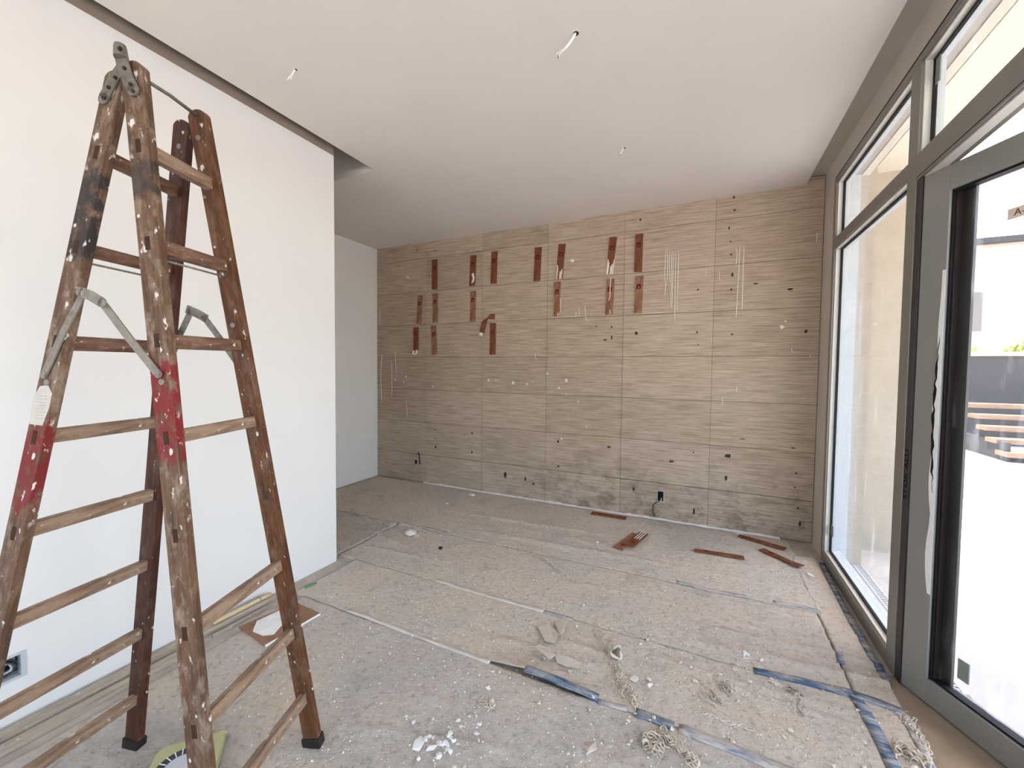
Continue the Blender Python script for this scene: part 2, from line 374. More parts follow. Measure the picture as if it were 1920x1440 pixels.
# ceiling slab with the slot beside the white wall, closed void above
cb = MB()
cb.box(-2.485, 0.755, YR, 2.597, H, H + 0.052)
cb.box(XA - 0.1, 0.755, 2.597, YB + 0.03, H, H + 0.052)
cb.box(XA - 0.1, -3.02, YR, 2.597, H, H + 0.052)
cb.box(XA - 0.1, 0.755, YR, YB + 0.1, H + 0.55, H + 0.65)
cb.box(-3.06, -3.02, YR, 2.637, H + 0.052, H + 0.55)
cb.box(-3.06, -2.40, 2.62, 2.66, H + 0.052, H + 0.55)
cb.box(-2.485, -2.455, YR, 2.597, H + 0.052, H + 0.55)
ceil = struct(cb.build('ceiling', 'ceiling'), 'pale dropped ceiling with a dark slot along the white wall')
struct(MB().box(0.755, 1.10, YR, YB + 0.1, 3.173, 3.30).build('trim_1', 'grey_plaster'), 'raised ceiling strip beside the window head')
# white wall, with a hole for the junction box
wl = MB(); yb0, yb1, zb0, zb1 = 0.545, 0.640, 0.195, 0.290
xl0 = XL - 0.16
wl.box(xl0, XL, YR, yb0, -0.012, H + 0.5); wl.box(xl0, XL, yb1, YE, -0.012, H + 0.5)
wl.box(xl0, XL, yb0, yb1, -0.012, zb0); wl.box(xl0, XL, yb0, yb1, zb1, H + 0.5); wl.box(xl0, XL - 0.07, yb0, yb1, zb0, zb1)
wlo = struct(wl.build('wall_left', 'white_wall'), 'smooth white wall ending in a free corner')
MB().box(xl0 - .0005, XL + .0008, YR, YE + .0008, H - 0.028, H + 0.5).build('slot_shade_band', 'slot_shade', wlo)  # dark band paints the shade in and just below the ceiling slot
struct(MB().box(XA - 0.15, XA, YR, YB + 0.1, -0.012, H + 0.05).build('wall_alcove', 'grey_plaster'), 'pale wall of the alcove behind the white wall')
wa = bpy.data.objects['wall_alcove']; wa.data.materials[0] = M['white_wall']
struct(MB().box(XA, xl0, YR, YR + 0.1, -0.012, H).build('wall_rear', 'white_wall'))
# right side: plaster strip in the corner and over the frame
wr = MB(); wr.box(XW, XW + 0.20, 4.02, YB + 0.12, -0.012, 3.18); wr.box(XW, XW + 0.20, YR, 4.02, 3.005, 3.18)
struct(wr.build('wall_right', 'grey_plaster'), 'grey plaster strip framing the window wall')

# ---- back wall of ribbed tiles
wb = struct(MB().box(XA - 0.15, XW + 0.2, YB + 0.009, YB + 0.20, -0.012, 3.18).build('wall_back', 'mortar'), 'back wall clad in ribbed beige stone tiles')
cols = [-4.097, -3.262, -2.438, -1.609, -0.773, 0.062, XW - 0.004]
rows = [-0.008, 0.361, 0.785, 1.209, 1.633, 2.057, 2.481, 2.905, 3.17]
def tile_mesh(h, nm):
    g = 0.0022; per = 0.0212; z = g; prof = []
    while z < h - g - 1e-6:
        top = min(z + per, h - g)
        d = 0.0026
        prof += [(z, -d), (z + (top - z) * 0.16, 0.0), (z + (top - z) * 0.80, 0.0004), (z + (top - z) * 0.90, -d)]
        z = top
    prof.append((h - g, -d))
    vs = []; fs = []; n = len(prof)
    for x in (0.0, 1.0): vs += [(x, -p[1] - 0.0 if False else -p[1], p[0]) for p in prof]
    for i in range(n - 1): fs.append((i, n + i, n + i + 1, i + 1))
    k = len(vs); vs += [(0, 0.010, g), (1, 0.010, g), (1, 0.010, h - g), (0, 0.010, h - g)]
    fs += [(0, k, k + 1, n), (n - 1, 2 * n - 1, k + 2, k + 3), (0, *range(1, n), k + 3, k), (n, k + 1, k + 2, *range(2 * n - 1, n, -1))]
    me = bpy.data.meshes.new(nm); me.from_pydata(vs, [], fs); me.materials.append(M['stone']); return me
tm = {}
for j in range(len(rows) - 1):
    h = round(rows[j + 1] - rows[j], 4)
    if h not in tm: tm[h] = tile_mesh(h, 'tile')
    for i in range(len(cols) - 1):
        o = bpy.data.objects.new('tile', tm[h]); COL.objects.link(o); o.parent = wb
        o.location = (cols[i] + 0.0016, YB + random.uniform(-0.0012, 0.0008), rows[j]); o.scale = (cols[i + 1] - cols[i] - 0.0032, 1, 1)

# ---- pits, smears and glue on the tiles
def pit(px, py, rx=3.0, ry=3.0):
    p = on_back(px, py); s = 3.7 / F_PX
    pts = []
    for k in range(9):
        a = 2 * math.pi * k / 9; q = random.uniform(0.75, 1.2)
        pts.append(Vector((p.x + math.cos(a) * rx * s * q, YB + 0.002, p.z + math.sin(a) * ry * s * q)))
    MB().prism(pts, (0, -0.0045, 0)).build('wall_pit', 'hole', wb)
for q in [(1201, 412, 1.8, 3.2), (1376, 370, 2, 2.5), (1377, 394, 1.8, 1.8), (1367, 428, 1.8, 3.2), (1370, 453, 1.5, 1.5), (1371, 477, 2, 1.8),
          (1373, 515, 2.2, 4), (1371, 543, 2, 1.8), (1417, 532, 5, 1.6), (1482, 542, 6, 2), (1309, 543, 2, 1.8), (1307, 623, 2.5, 1.8),
          (1373, 627, 2, 1.8), (1511, 621, 2.5, 3), (1118, 612, 1.6, 2), (1147, 613, 1.6, 2), (1135, 637, 4.5, 1.5), (1147, 633, 1.5, 4.5), (1193, 625, 3, 4),
          (1309, 646, 1.2, 1.2), (782, 469, 1.2, 2.8), (816, 469, 1.2, 1.8), (750, 498, 2, 1.2), (816, 806, 2, 2), (885, 812, 3, 2.4), (816, 822, 1.4, 1.4), (817, 838, 2.4, 3.2),
          (885, 830, 1.4, 1.4), (885, 848, 2, 3), (784, 850, 2.4, 2.4), (724, 867, 1.2, 2), (1046, 828, 3, 3), (1047, 874, 3.2, 2), (1142, 838, 3.8, 2.6),
          (1365, 855, 5.5, 4), (1300, 848, 2, 1.4), (1361, 896, 3, 5.5), (1259, 865, 5, 2.2), (1188, 917, 2, 4.5), (1301, 958, 2.4, 6.5), (1493, 887, 2, 1.8), (1490, 914, 1.6, 1.6),
          (1496, 953, 2, 2.6), (1500, 982, 2, 5), (1487, 840, 4, 0.9), (1392, 823, 5, 0.8), (947, 890, 4, 8), (985, 898, 2, 6), (1000, 907, 4, 2.4)]:
    pit(*q)
def bead(pxs, r=1.0):
    pts = [on_back(px, py) + Vector((0, -0.003, 0)) for px, py in pxs]; fine = []
    for a, b in zip(pts, pts[1:]):
        for k in range(6): fine.append(a.lerp(b, k / 6) + Vector((random.uniform(-0.001, 0.001), 0, 0)))
    fine.append(pts[-1]); MB().tube(fine, r * 0.0042, 6).build('glue_bead', 'glue', wb, smooth=True)
for q in [[(1248, 469), (1247, 500), (1246, 520), (1248, 532), (1247, 553)], [(1251, 470), (1252, 492), (1251, 528)], [(1256, 470), (1255, 500), (1256, 528)],
          [(1260, 471), (1259, 520), (1257.5, 574)], [(1263, 472), (1261, 530), (1259.5, 579)], [(1268, 470), (1266, 530), (1265, 602)], [(1272, 470), (1271, 520), (1269, 584)],
          [(1248, 468), (1254, 467)], [(1381, 465), (1382, 478), (1380, 496)], [(1387, 461), (1384, 530), (1380, 595)], [(1395, 460), (1393, 520), (1391, 581)],
          [(1532, 437), (1531, 455)], [(1484, 653), (1485, 661)], [(1519, 665), (1519, 671)], [(712, 580), (713, 610)], [(716, 665), (714, 705), (716, 752)],
          [(735, 680), (735, 744)], [(741, 660), (743, 700)], [(762, 752), (764, 782)], [(1080, 586), (1080, 594)], [(1086, 578), (1087, 594)], [(1097, 574), (1098, 594), (1101, 603)],
          [(1348, 508), (1349, 526)], [(1324, 504), (1324, 516)], [(1355, 745), (1354, 760)], [(1382, 724), (1381, 735)], [(1003, 663), (1005, 674)]]:
    bead(q, 0.55 if len(q) < 3 else 0.75)
for (px, py, r) in [(916, 713, 2.5), (962, 718, 3.4), (930, 714, 1.4), (988, 720, 2), (1000, 716, 1.2), (1026, 701, 2.2), (1062, 713, 3), (1048, 727, 1.8), (1062, 740, 1.2), (812, 725, 2), (761, 706, 2.2), (757, 716, 1.6), (741, 712, 2), (1084, 753, 1.4),
                    (1466, 613, 2.8), (1473, 602, 1.4), (765, 520, 3), (1073, 489, 4), (1100, 800, 1.2), (1053, 823, 2)]:
    p = on_back(px, py); MB().disc((p.x, YB + 0.002, p.z), (0, -1, 0), r * 4.4 / F_PX, 0.004, 9, 0.3).build('glue_spot', 'glue', wb)

# ---- brown sample strips stuck to the tiles
STRIPS = [  # top px, bottom px, width px, kind, label
    ((815.8, 487), (815.6, 543), 9.6, 'veneer', None, 'topmost brown strip of the column of three nearest the alcove'),
    ((888.3, 479), (885.8, 536.5), 10.4, 'veneer', 'blob', 'brown sample strip on tile wall with a white glue blob near its lower end'),
    ((927.8, 472), (926, 532), 11, 'veneer', None, 'brown sample strip between the blob-marked strip and the dust-greyed one'),
    ((1009.8, 464), (1007, 527), 12.2, 'veneer', 'fade', 'brown sample strip on tile wall with a dust-greyed lower end'),
    ((1054.5, 458), (1049, 523), 13, 'veneer', 'torn', 'brown sample strip torn to a point above two glue runs, beside a tile joint'),
    ((1150.2, 445), (1143.2, 514), 13.4, 'veneer', 'torn3', 'brown sample strip torn to a point above a fan of white glue runs'),
    ((1198.8, 439), (1196.5, 510), 14.4, 'veneer', None, 'upper brown strip of the pair beside the hanging white glue lines'),
    ((1145.3, 523), (1141.9, 590), 14, 'veneer_dull', 'run', 'dull brown sample strip crossed lengthwise by one white glue run'),
    ((1199.2, 517.5), (1196.2, 587), 14.6, 'veneer_dull', None, 'lower brown strip of the pair beside the hanging white glue lines'),
    ((1045.6, 528.5), (1044.6, 592.5), 12.2, 'veneer_dull', 'edge', 'brown sample strip with a chipped right edge and glue showing'),
    ((788.8, 554), (786.4, 607), 9, 'veneer_dull', None, 'tilted dull strip right above the strip with the curled glue end'),
    ((816.8, 550), (816.8, 605), 9.6, 'veneer_dull', None, 'middle brown strip of the column of three nearest the alcove'),
    ((887.7, 546), (887, 603), 10.4, 'veneer_dull', None, 'dull brown strip directly below the one with the white glue blob'),
    ((780.5, 614), (780.5, 657), 9, 'veneer', 'curl', 'short brown sample strip with a curled white glue end below it'),
    ((813.5, 611), (815.9, 665), 9.6, 'veneer_dull', None, 'lowest, leaning brown strip of the column of three nearest the alcove'),
    ((924.8, 606), (924.2, 665), 11, 'veneer', None, 'straight brown strip directly under the bent peeling strip')]
for (a, b, w, mat, extra, lab) in STRIPS:
    A, B = on_back(*a), on_back(*b); ex = (A - B).normalized(); rx = Vector((ex.z, 0, -ex.x))
    W = (on_back(a[0] + w / 2, a[1]) - on_back(a[0] - w / 2, a[1])).length
    root = thing('sample_strip', (B.x, YB, B.z), lab or 'plain straight brown sample strip with small red mark glued upright to tile wall', 'wood strip', 'brown sample strips on the tile wall')
    y0 = YB - 0.0125; Lg = (A - B).length
    def P(u, v, y=y0): q = B + ex * (v * Lg) + rx * (u * W); return Vector((q.x, y, q.z))
    if extra in ('torn', 'torn3'): pts = [P(-.5, .46), P(-.36, .40), P(0.05, .20), P(.36, .30), P(.44, .42), P(.5, 1), P(-.5, 1)]
    elif extra == 'edge': pts = [P(-.5, 0), P(.1, 0), P(.18, .10), P(.5, .14), P(.38, .5), P(.44, .7), P(.5, 1), P(-.5, 1)]
    else: pts = [P(-.5, 0), P(.5, 0), P(.5, 1), P(-.5, 1)]
    MB().prism(pts, (0, 0.011, 0)).build('strip_board', mat, root, bevel=0.0008 if extra is None else 0)
    mk = MB(); c0, c1 = 0.66, 0.76
    for (u0_, u1_, v0, v1) in ((-.28, -.10, c0 - .02, c1), (.10, .28, c0 - .02, c1), (-.28, .28, c1 - .035, c1 + .01), (-.1, .1, c0 - .02, c0)):
        mk.prism([P(u0_, v0, y0 - 0.0006), P(u1_, v0, y0 - 0.0006), P(u1_, v1, y0 - 0.0006), P(u0_, v1, y0 - 0.0006)], (0, 0.0007, 0))
    mk.build('red_mark', 'red_mark', root)
    g = MB()
    if extra == 'blob': g.prism([P(-.1, .08, y0 - .003), P(.35, .14, y0 - .004), P(.42, .28, y0 - .003), P(.2, .43, y0 - .003), P(-.15, .38, y0 - .003), P(.12, .24, y0 - .004)], (0, 0.004, 0))
    if extra == 'curl': g.tube([P(-.3, -.02, y0 - .006), P(-.42, -.10, y0 - .014), P(-.2, -.17, y0 - .02), P(.2, -.16, y0 - .018), P(.38, -.07, y0 - .008), P(.2, .0, y0 - .004)], .011, 7)
    if extra == 'run': g.tube([P(.02, 1.02), P(.02, .7, y0 - .002), P(.04, .5, y0 - .002), P(-.08, .40, y0 - .002)], .0045, 6); g.tube([P(.18, .02), P(.14, .14)], .004, 6)
    if extra == 'edge': g.tube([P(.52, .5, YB - .003), P(.5, .1, YB - .003)], .004, 6); g.tube([P(.2, .02), P(.12, .08)], .004, 6)
    if extra in ('torn', 'torn3'):
        for u_ in ((-.42, .02, .2) if extra == 'torn' else (-.42, -.3, .04, .2, .4)):
            g.tube([P(u_, .0, YB - .003), P(u_ + .02, .2, YB - .003), P(u_ + .03, .28 if abs(u_) < .3 else .40, YB - .003)], .0065, 6)
        MB().prism([P(-.5, 0, YB - .003), P(.5, 0, YB - .003), P(.46, .40, YB - .003), P(-.5, .45, YB - .003)], (0, 0.003, 0)).build('strip_stain', 'veneer_dull', root)
    if g.v: g.build('glue_run', 'glue', root, smooth=False)
# the peeling bent strip
c = [on_back(928, 594), on_back(922, 593.5), on_back(917, 594), on_back(913, 598), on_back(911, 605), on_back(909.5, 613), on_back(907, 624)]
root = thing('sample_strip', (c[-1].x, YB, c[-1].z), 'bent brown sample strip peeling sideways off the tile wall', 'wood strip', 'brown sample strips on the tile wall')
rb = MB(); vs = []
offs = [0.006, 0.010, 0.018, 0.030, 0.040, 0.045, 0.050]
for p, o in zip(c, offs): vs.append(Vector((p.x, YB - o, p.z)))
wv = [Vector((0, 0, 1)), Vector((.1, 0, 1)), Vector((.5, 0, .8)), Vector((.8, 0, .4)), Vector((1, 0, -.1)), Vector((1, 0, -.25)), Vector((1, 0, -.3))]
vv, ff = [], []
for p, w in zip(vs, wv):
    w = w.normalized() * 0.032; vv += [p - w, p + w, p + w + Vector((0, .006, 0)), p - w + Vector((0, .006, 0))]
for i in range(len(vs) - 1):
    for k in range(4): ff.append((i * 4 + k, i * 4 + (k + 1) % 4, i * 4 + 4 + (k + 1) % 4, i * 4 + 4 + k))
ff += [(0, 1, 2, 3), (27, 26, 25, 24)]
rb.add(vv, ff).build('strip_board', 'veneer', root)
e = vs[-1]; MB().obox(e + Vector((-.006, -.002, -.02)), (1, 0, -.3), (0, 1, 0), (.3, 0, 1), .02, .006, .016).build('glue_blob', 'glue', root)

# ---- wall boxes of the back wall
def wall_box(px, py, wpx, hpx, wires, label):
    p = on_back(px, py); s = 4.4 / F_PX; w, h = wpx * s, hpx * s
    root = thing('wall_outlet', (p.x, YB, p.z - h / 2), label, 'wall box', 'open wall boxes in the tiles')
    rim = MB()
    for (x0, x1, z0, z1) in ((-.6, -.5, -.56, .56), (.5, .6, -.56, .56), (-.5, .5, .5, .56), (-.5, .5, -.56, -.5)):
        rim.box(p.x + x0 * w, p.x + x1 * w, YB - .007, YB + .004, p.z + z0 * h, p.z + z1 * h)
    rim.build('box_rim', 'box_rim', root)
    MB().box(p.x - .5 * w, p.x + .5 * w, YB - .0035, YB + .004, p.z - .5 * h, p.z + .5 * h).build('box_opening', 'black', root)
    for pts, mt in wires:
        MB().tube([on_back(a, b) + Vector((0, -0.006 - 0.012 * k, 0)) for (a, b, k) in pts], .0045, 7).build('wire', mt, root, smooth=True)
wall_box(1238.5, 930, 9.5, 17, [([(1238, 937, 0), (1236, 939, 1), (1230, 941, 1.5), (1225, 946, 1), (1224, 955, .5), (1226, 963, .2), (1228, 967, 0)], 'cable_dark'), ([(1240, 933, 0), (1240, 938, .6), (1236, 940, 1)], 'cable_grey')],
         'black open wall box near the floor between stained tiles with a dark drooping wire')
wall_box(780.5, 866.5, 6.5, 11, [([(781, 869, 0), (781, 874, 1), (779, 879, 1.2), (776, 883, 1), (770, 884, .6)], 'cable_grey')],
         'small black wall box near the alcove corner with a short grey wire')
st = MB(); p = on_back(785, 857)
st.prism([on_back(783.5, 847, YB - .003), on_back(786.5, 851, YB - .003), on_back(788, 870, YB - .003), on_back(786, 870, YB - .003), on_back(785, 854, YB - .003)], (0, .004, 0)).build('wall_pit', 'hole', wb)

# ------------------------------------------------------------------ window wall
win = struct(bpy.data.objects.new('window_1', None), 'tall fixed window with transom light beside the open glass door'); COL.objects.link(win); win.location = (XW, 3.3, 0)
XF0, XF1 = XW - 0.006, XW + 0.075
def part(nm, mat, parent, boxes, bevel=0.0):
    b = MB()
    for q in boxes: b.box(*q)
    return b.build(nm, mat, parent, bevel=bevel)
part('frame_jamb', 'alu', win, [(XF0, XF1, 3.965, 4.02, -.012, 3.0)], .002)
part('frame_sill', 'alu', win, [(XF0, XF1, 2.70, 3.965, -.012, .068)], .002)
part('frame_head', 'alu', win, [(XF0, XF1, 1.55, 3.965, 2.962, 3.0)], .002)
part('frame_transom', 'alu', win, [(XF0, XF1, 2.70, 3.965, 2.455, 2.530)], .002)
part('frame_mullion', 'alu', win, [(XF0, XF1, 2.602, 2.70, -.012, 2.962)], .002)
part('door_head', 'alu', win, [(XF0, XF1, 1.55, 2.602, 2.408, 2.530)], .002)
part('frame_jamb', 'alu', win, [(XF0, XF1, 1.45, 1.55, -.012, 3.0)], .002)
part('head_groove', 'gasket', win, [(XF0 - .001, XF0 + .01, 1.5, 4.0, 2.998, 3.006)])
part('head_groove', 'gasket', win, [(XF0 - .0012, XF0 + .001, 1.56, 2.60, 2.4185, 2.4215)])
part('door_rebate', 'alu_dark', win, [(XF0 + .004, XF1, 2.548, 2.602, -.012, 2.408)])
part('door_track', 'bead', win, [(XF0 + .012, XF1 - .03, 1.56, 2.55, 2.400, 2.408)])
XG = XW + 0.045
for (y0, y1, z0, z1) in ((2.70, 3.965, .068, 2.455), (2.70, 3.965, 2.53, 2.962), (1.55, 2.602, 2.53, 2.962)):
    t, g = .010, .012
    bd = []
    for (a0, a1, b0, b1) in ((y0, y1, z0, z0 + t), (y0, y1, z1 - t, z1), (y0, y0 + t, z0 + t, z1 - t), (y1 - t, y1, z0 + t, z1 - t)):
        bd.append((XF0 + .012, XG - .012, a0, a1, b0, b1))
    part('glazing_bead', 'bead', win, bd)
    gs = []
    for (a0, a1, b0, b1) in ((y0 + t - .002, y1 - t + .002, z0 + t - .002, z0 + t + g), (y0 + t, y1 - t, z1 - t - g, z1 - t + .002), (y0 + t - .002, y0 + t + g, z0 + t, z1 - t), (y1 - t - g, y1 - t + .002, z0 + t, z1 - t)):
        gs.append((XG - .012, XG - .003, a0, a1, b0, b1))
    part('glass_gasket', 'gasket', win, gs)
    pane = part('window_pane', 'glass', win, [(XG - .003, XG + .003, y0 + .004, y1 - .004, z0 + .004, z1 - .004)])
    fo = [(XG + .003, XF1 + .03, y0, y1, z0, z0 + .02), (XG + .003, XF1, y0, y1, z1 - .02, z1), (XG + .003, XF1, y0, y0 + .02, z0, z1), (XG + .003, XF1, y1 - .02, y1, z0, z1)]
    part('outer_frame', 'reveal', win, fo)
# small pads stuck on the panes
for (px, py, wy, wz, lab) in ((1560.5, 995, .075, .085, 'small grey-green foam pad stuck low on the fixed window pane'), (1759.5, 131, .05, .115, 'small grey-green foam pad stuck on the transom pane above the door')):
    p = on_x(px, py, XG - .003)
    tag(MB().box(XG - .008, XG - .003, p.y - wy / 2, p.y + wy / 2, p.z - wz / 2, p.z + wz / 2).build('foam_pad', 'pad', loc=(XG, p.y, p.z - wz / 2)), lab, 'foam pad', 'foam pads on the glass')
# marker lettering on the dark rebate
me = text_mesh('STOK ALU', 0.052); me.materials.append(M['ink_black'])
o = bpy.data.objects.new('marker_lettering', me); COL.objects.link(o); o.parent = win
p = on_x(1700, 890, XF0 + .004)
o.matrix_basis = Matrix.Translation(Vector((XF0 + .0034, 2.574, p.z)) - win.location) @ Matrix(((0, 0, -1, 0), (0, 1, 0, 0), (1, 0, 0, 0), (0, 0, 0, 1)))

# ---- the open door leaf, hinged at the mullion
P0 = Vector((XW + .002, 2.537, 0)); de = Vector((0.4357, -0.9001, 0)).normalized(); dn = Vector((de.y, -de.x, 0))  # dn points to the room
if dn.x > 0: dn = -dn
door = struct(bpy.data.objects.new('door_1', None), 'grey glazed door standing open outwards'); COL.objects.link(door); door.location = P0
DW = 0.98
def dbox(nm, mat, s0, s1, z0, z1, d0, d1, bevel=0.0, parent=None):
    b = MB(); c = P0 + de * ((s0 + s1) / 2) - dn * ((d0 + d1) / 2) + Vector((0, 0, (z0 + z1) / 2))
    b.obox(c, de, -dn, (0, 0, 1), (s1 - s0) / 2, (d1 - d0) / 2, (z1 - z0) / 2)
    return b.build(nm, mat, parent or door, bevel=bevel)
dbox('door_stile', 'alu_door', 0.0, .113, .004, 2.40, 0, .075, .002)
dbox('door_stile', 'alu_door', DW - .113, DW, .004, 2.40, 0, .075, .002)
dbox('door_rail', 'alu_door', .113, DW - .113, .004, .115, 0, .075, .002)
dbox('door_rail', 'alu_door', .113, DW - .113, 2.292, 2.40, 0, .075, .002)
sp = dbox('glass_spacer', 'spacer', .113, .128, .115, 2.292, .018, .060)
dbox('glass_spacer', 'spacer', .128, .172, .115, 2.292, .048, .060)
dbox('glass_spacer', 'spacer', DW - .175, DW - .113, .115, 2.292, .048, .060)
dbox('glass_gasket', 'gasket', .113, DW - .113, .115, .124, .012, .050)
dbox('glass_gasket', 'gasket', .113, DW - .113, 2.283, 2.292, .012, .050)
dbox('glass_gasket', 'gasket', .113, .121, .115, 2.292, .010, .050)
dbox('door_pane', 'glass', .120, DW - .120, .118, 2.289, .042, .047)
fm = MB(); ln = []
for k in range(25):
    z = .5 + 1.45 * k / 24; wv_ = .012 + .016 * abs(math.sin(k * .55)) * (1 if k < 14 else max(0, (24 - k) / 10)); ln.append((z, wv_))
vv, ff = [], []
for z, w in ln:
    for s in (.111 - w, .1125): 
        for d in (-.0015, -.0005): vv.append(P0 + de * s - dn * d + Vector((0, 0, z)))
for k in range(24):
    a = k * 4
    for q in ((0, 2, 6, 4), (1, 5, 7, 3), (0, 4, 5, 1), (2, 3, 7, 6)): ff.append(tuple(a + i for i in q))
ff += [(0, 1, 3, 2), (96, 98, 99, 97)]
fm.add(vv, ff).build('protective_film', 'film', door)
fs_ = MB(); tl, tr = [], []
for k in range(31):
    z = 1.66 - .70 * k / 30; c0_ = .1005 - .011 * math.sin(k * .105) + .0022 * math.sin(k * 1.9) + .0016 * math.sin(k * 3.3)
    w0_ = (.0005 + .0045 * min(1, k / 8, (30 - k) / 6)) * (1 + .45 * math.sin(k * 1.3))
    tl.append(P0 + de * (c0_ - w0_) + dn * .0016 + Vector((0, 0, z))); tr.append(P0 + de * (c0_ + w0_) + dn * .0016 + Vector((0, 0, z)))
fs_.add(tl + tr + [p - dn * .0012 for p in tl + tr], [(k, k + 1, 32 + k, 31 + k) for k in range(30)] + [(62 + k, 93 + k, 94 + k, 63 + k) for k in range(30)] + [(k, 62 + k, 63 + k, k + 1) for k in range(30)] + [(31 + k, 32 + k, 94 + k, 93 + k) for k in range(30)])
fs_.build('film_tear', 'gasket', door)
c = P0 + de * .225 - dn * .0395 + Vector((0, 0, .232))
tag(MB().obox(c, de, dn, (0, 0, 1), .021, .0025, .043).build('foam_pad', 'pad', loc=(c.x, c.y, c.z - .04)), 'grey-green foam pad stuck near the bottom of the door pane', 'foam pad', 'foam pads on the glass')
c = P0 + de * .375 - dn * .040 + Vector((0, 0, 2.118))
lab = tag(MB().obox(c, de, dn, (0, 0, 1), .083, .0005, .021).build('label_tape', 'masking', loc=(c.x, c.y, c.z - .02)), 'beige tape with mirrored handwriting on the door pane', 'tape')
me = text_mesh('Y3-A', 0.036); me.materials.append(M['ink'])
o = bpy.data.objects.new('handwriting', me); COL.objects.link(o); o.parent = lab
R = Matrix((-de, Vector((0, 0, 1)), dn)).transposed().to_4x4()
o.matrix_basis = Matrix.Translation(c + dn * .0012 - de * .025 - lab.location) @ R

# ---- glazing further back, beside and behind the viewer
w2 = struct(bpy.data.objects.new('window_2', None), 'row of tall glass panels behind the viewer'); COL.objects.link(w2); w2.location = (XW, -1, 0)
for y in (0.15, -1.2, -2.5, YR + .05): part('frame_jamb', 'alu', w2, [(XF0, XF1, y - .05, y + .05, -.012, 3.0)])
part('frame_sill', 'alu', w2, [(XF0, XF1, YR, 1.45, -.012, .06)]); part('frame_head', 'alu', w2, [(XF0, XF1, YR, 1.45, 2.94, 3.0)])
for (a, b) in ((.2, 1.45), (-1.15, .1), (-2.45, -1.25), (YR + .1, -2.55)): part('window_pane', 'glass_clear', w2, [(XG - .003, XG + .003, a, b, .06, 2.94)])
w3 = struct(bpy.data.objects.new('window_added_rear', None), 'wide glass front added at the unseen rear of the room for daylight'); COL.objects.link(w3); w3.location = (-.8, YR, 0)  # unseen rear glazing, added to let more sky light into the room
for x in (XL + .03, -1.4, -.25, XW - .05): part('frame_jamb', 'alu', w3, [(x - .04, x + .04, YR, YR + .07, -.012, H)])
part('frame_sill', 'alu', w3, [(XL, XW, YR, YR + .07, -.012, .05)]); part('frame_head', 'alu', w3, [(XL, XW, YR, YR + .07, H - .06, H)])
for (a, b) in ((XL + .07, -1.44), (-1.36, -.29), (-.21, XW - .09)): part('window_pane', 'glass_clear', w3, [(a, b, YR + .03, YR + .036, .05, H - .06)])

# ------------------------------------------------------------------ outside
ter = MB().box(XW + .075, 40, -40, 60, -.3, -.03); ter.box(-40, XW + .075, -40, YR, -.3, -.03)
struct(ter.build('ground_terrace', 'terrace'), 'pale stone terrace outside the glass')
so = MB(); so.box(1.10, 1.24, YR, 4.9, 3.34, 3.6); so.box(1.24, 3.6, -1.0, 5.25, 3.18, 3.6); so.box(1.05, 1.10, YR, 4.9, 3.0, 3.6)
struct(so.build('ceiling_outside', 'soffit'), 'cream soffit of the roof overhang')
ow = MB(); ow.box(XW + .20, 1.80, 4.50, 4.80, -.05, 3.4)
struct(ow.build('wall_outside', 'stucco'), 'beige stucco wall beyond the window')
struct(MB().box(1.045, 1.155, 4.05, 4.50, -.05, 3.4).build('wall_pilaster', 'stucco'), 'narrow stucco pier outside the window')
struct(MB().box(XF1, 1.045, 4.0, 4.45, -.05, 3.4).build('wall_reveal', 'reveal'), 'pale plaster reveal of the window')
struct(MB().box(XF1, 1.04, 2.66, 4.0, -.05, .035).build('trim_2', 'reveal'), 'pale outer window sill')
struct(MB().box(.842, 1.16, .4, 2.60, -.05, -.009).build('trim_3', 'threshold'), 'dusty brown door threshold')
gr = thing('drain_grate', (1.13, 3.2, -.03), 'white slotted drain grate in the terrace floor outside the window', 'drain')
part('grate_frame', 'grate', gr, [(1.100, 1.108, 2.0, 4.03, -.032, -.024), (1.152, 1.160, 2.0, 4.03, -.032, -.024)])
sl = MB(); y = 2.0
while y < 4.03: sl.box(1.108, 1.152, y, y + .012, -.031, -.026); y += .026
sl.build('grate_slats', 'grate', gr, kind='stuff')
part('grate_channel', 'gasket', gr, [(1.108, 1.152, 2.0, 4.03, -.034, -.0295)])
gw = thing('garden_wall', (7, 12.2, -.03), 'dark grey garden wall behind the terrace', 'wall')
part('wall_body', 'dark_wall', gw, [(3.4, 16, 12.2, 12.5, -.03, 1.86)]); part('wall_coping', 'pink_wall', gw, [(3.4, 16, 12.15, 12.55, 1.86, 1.95)])
sp_ = thing('garden_steps', (5.6, 10.6, -.03), 'wooden garden steps in front of the dark wall', 'steps')
for k in range(5): part('step_tread', 'deck', sp_, [(4.72 + .0 * k, 7.2, 9.9 + .3 * k, 10.23 + .3 * k, .06 + .19 * k, .14 + .19 * k)])
for sx in (4.75, 7.0): part('step_stringer', 'dark_wall', sp_, [(sx, sx + .06, 10.0, 11.5, -.03, .3)])
pb = thing('far_house', (9, 22, -.03), 'pale pink rendered house beyond the garden wall', 'building')
part('house_wall', 'pink_wall', pb, [(4, 26, 22, 30, -.03, 6.4)]); part('house_roof', 'dark_wall', pb, [(3.8, 26.2, 21.7, 30.2, 6.4, 6.6)])
for k in range(5): part('house_window', 'glass_clear', pb, [(8.2 + 2.6 * k, 9.6 + 2.6 * k, 21.96, 22.0, 3.1, 4.6)])
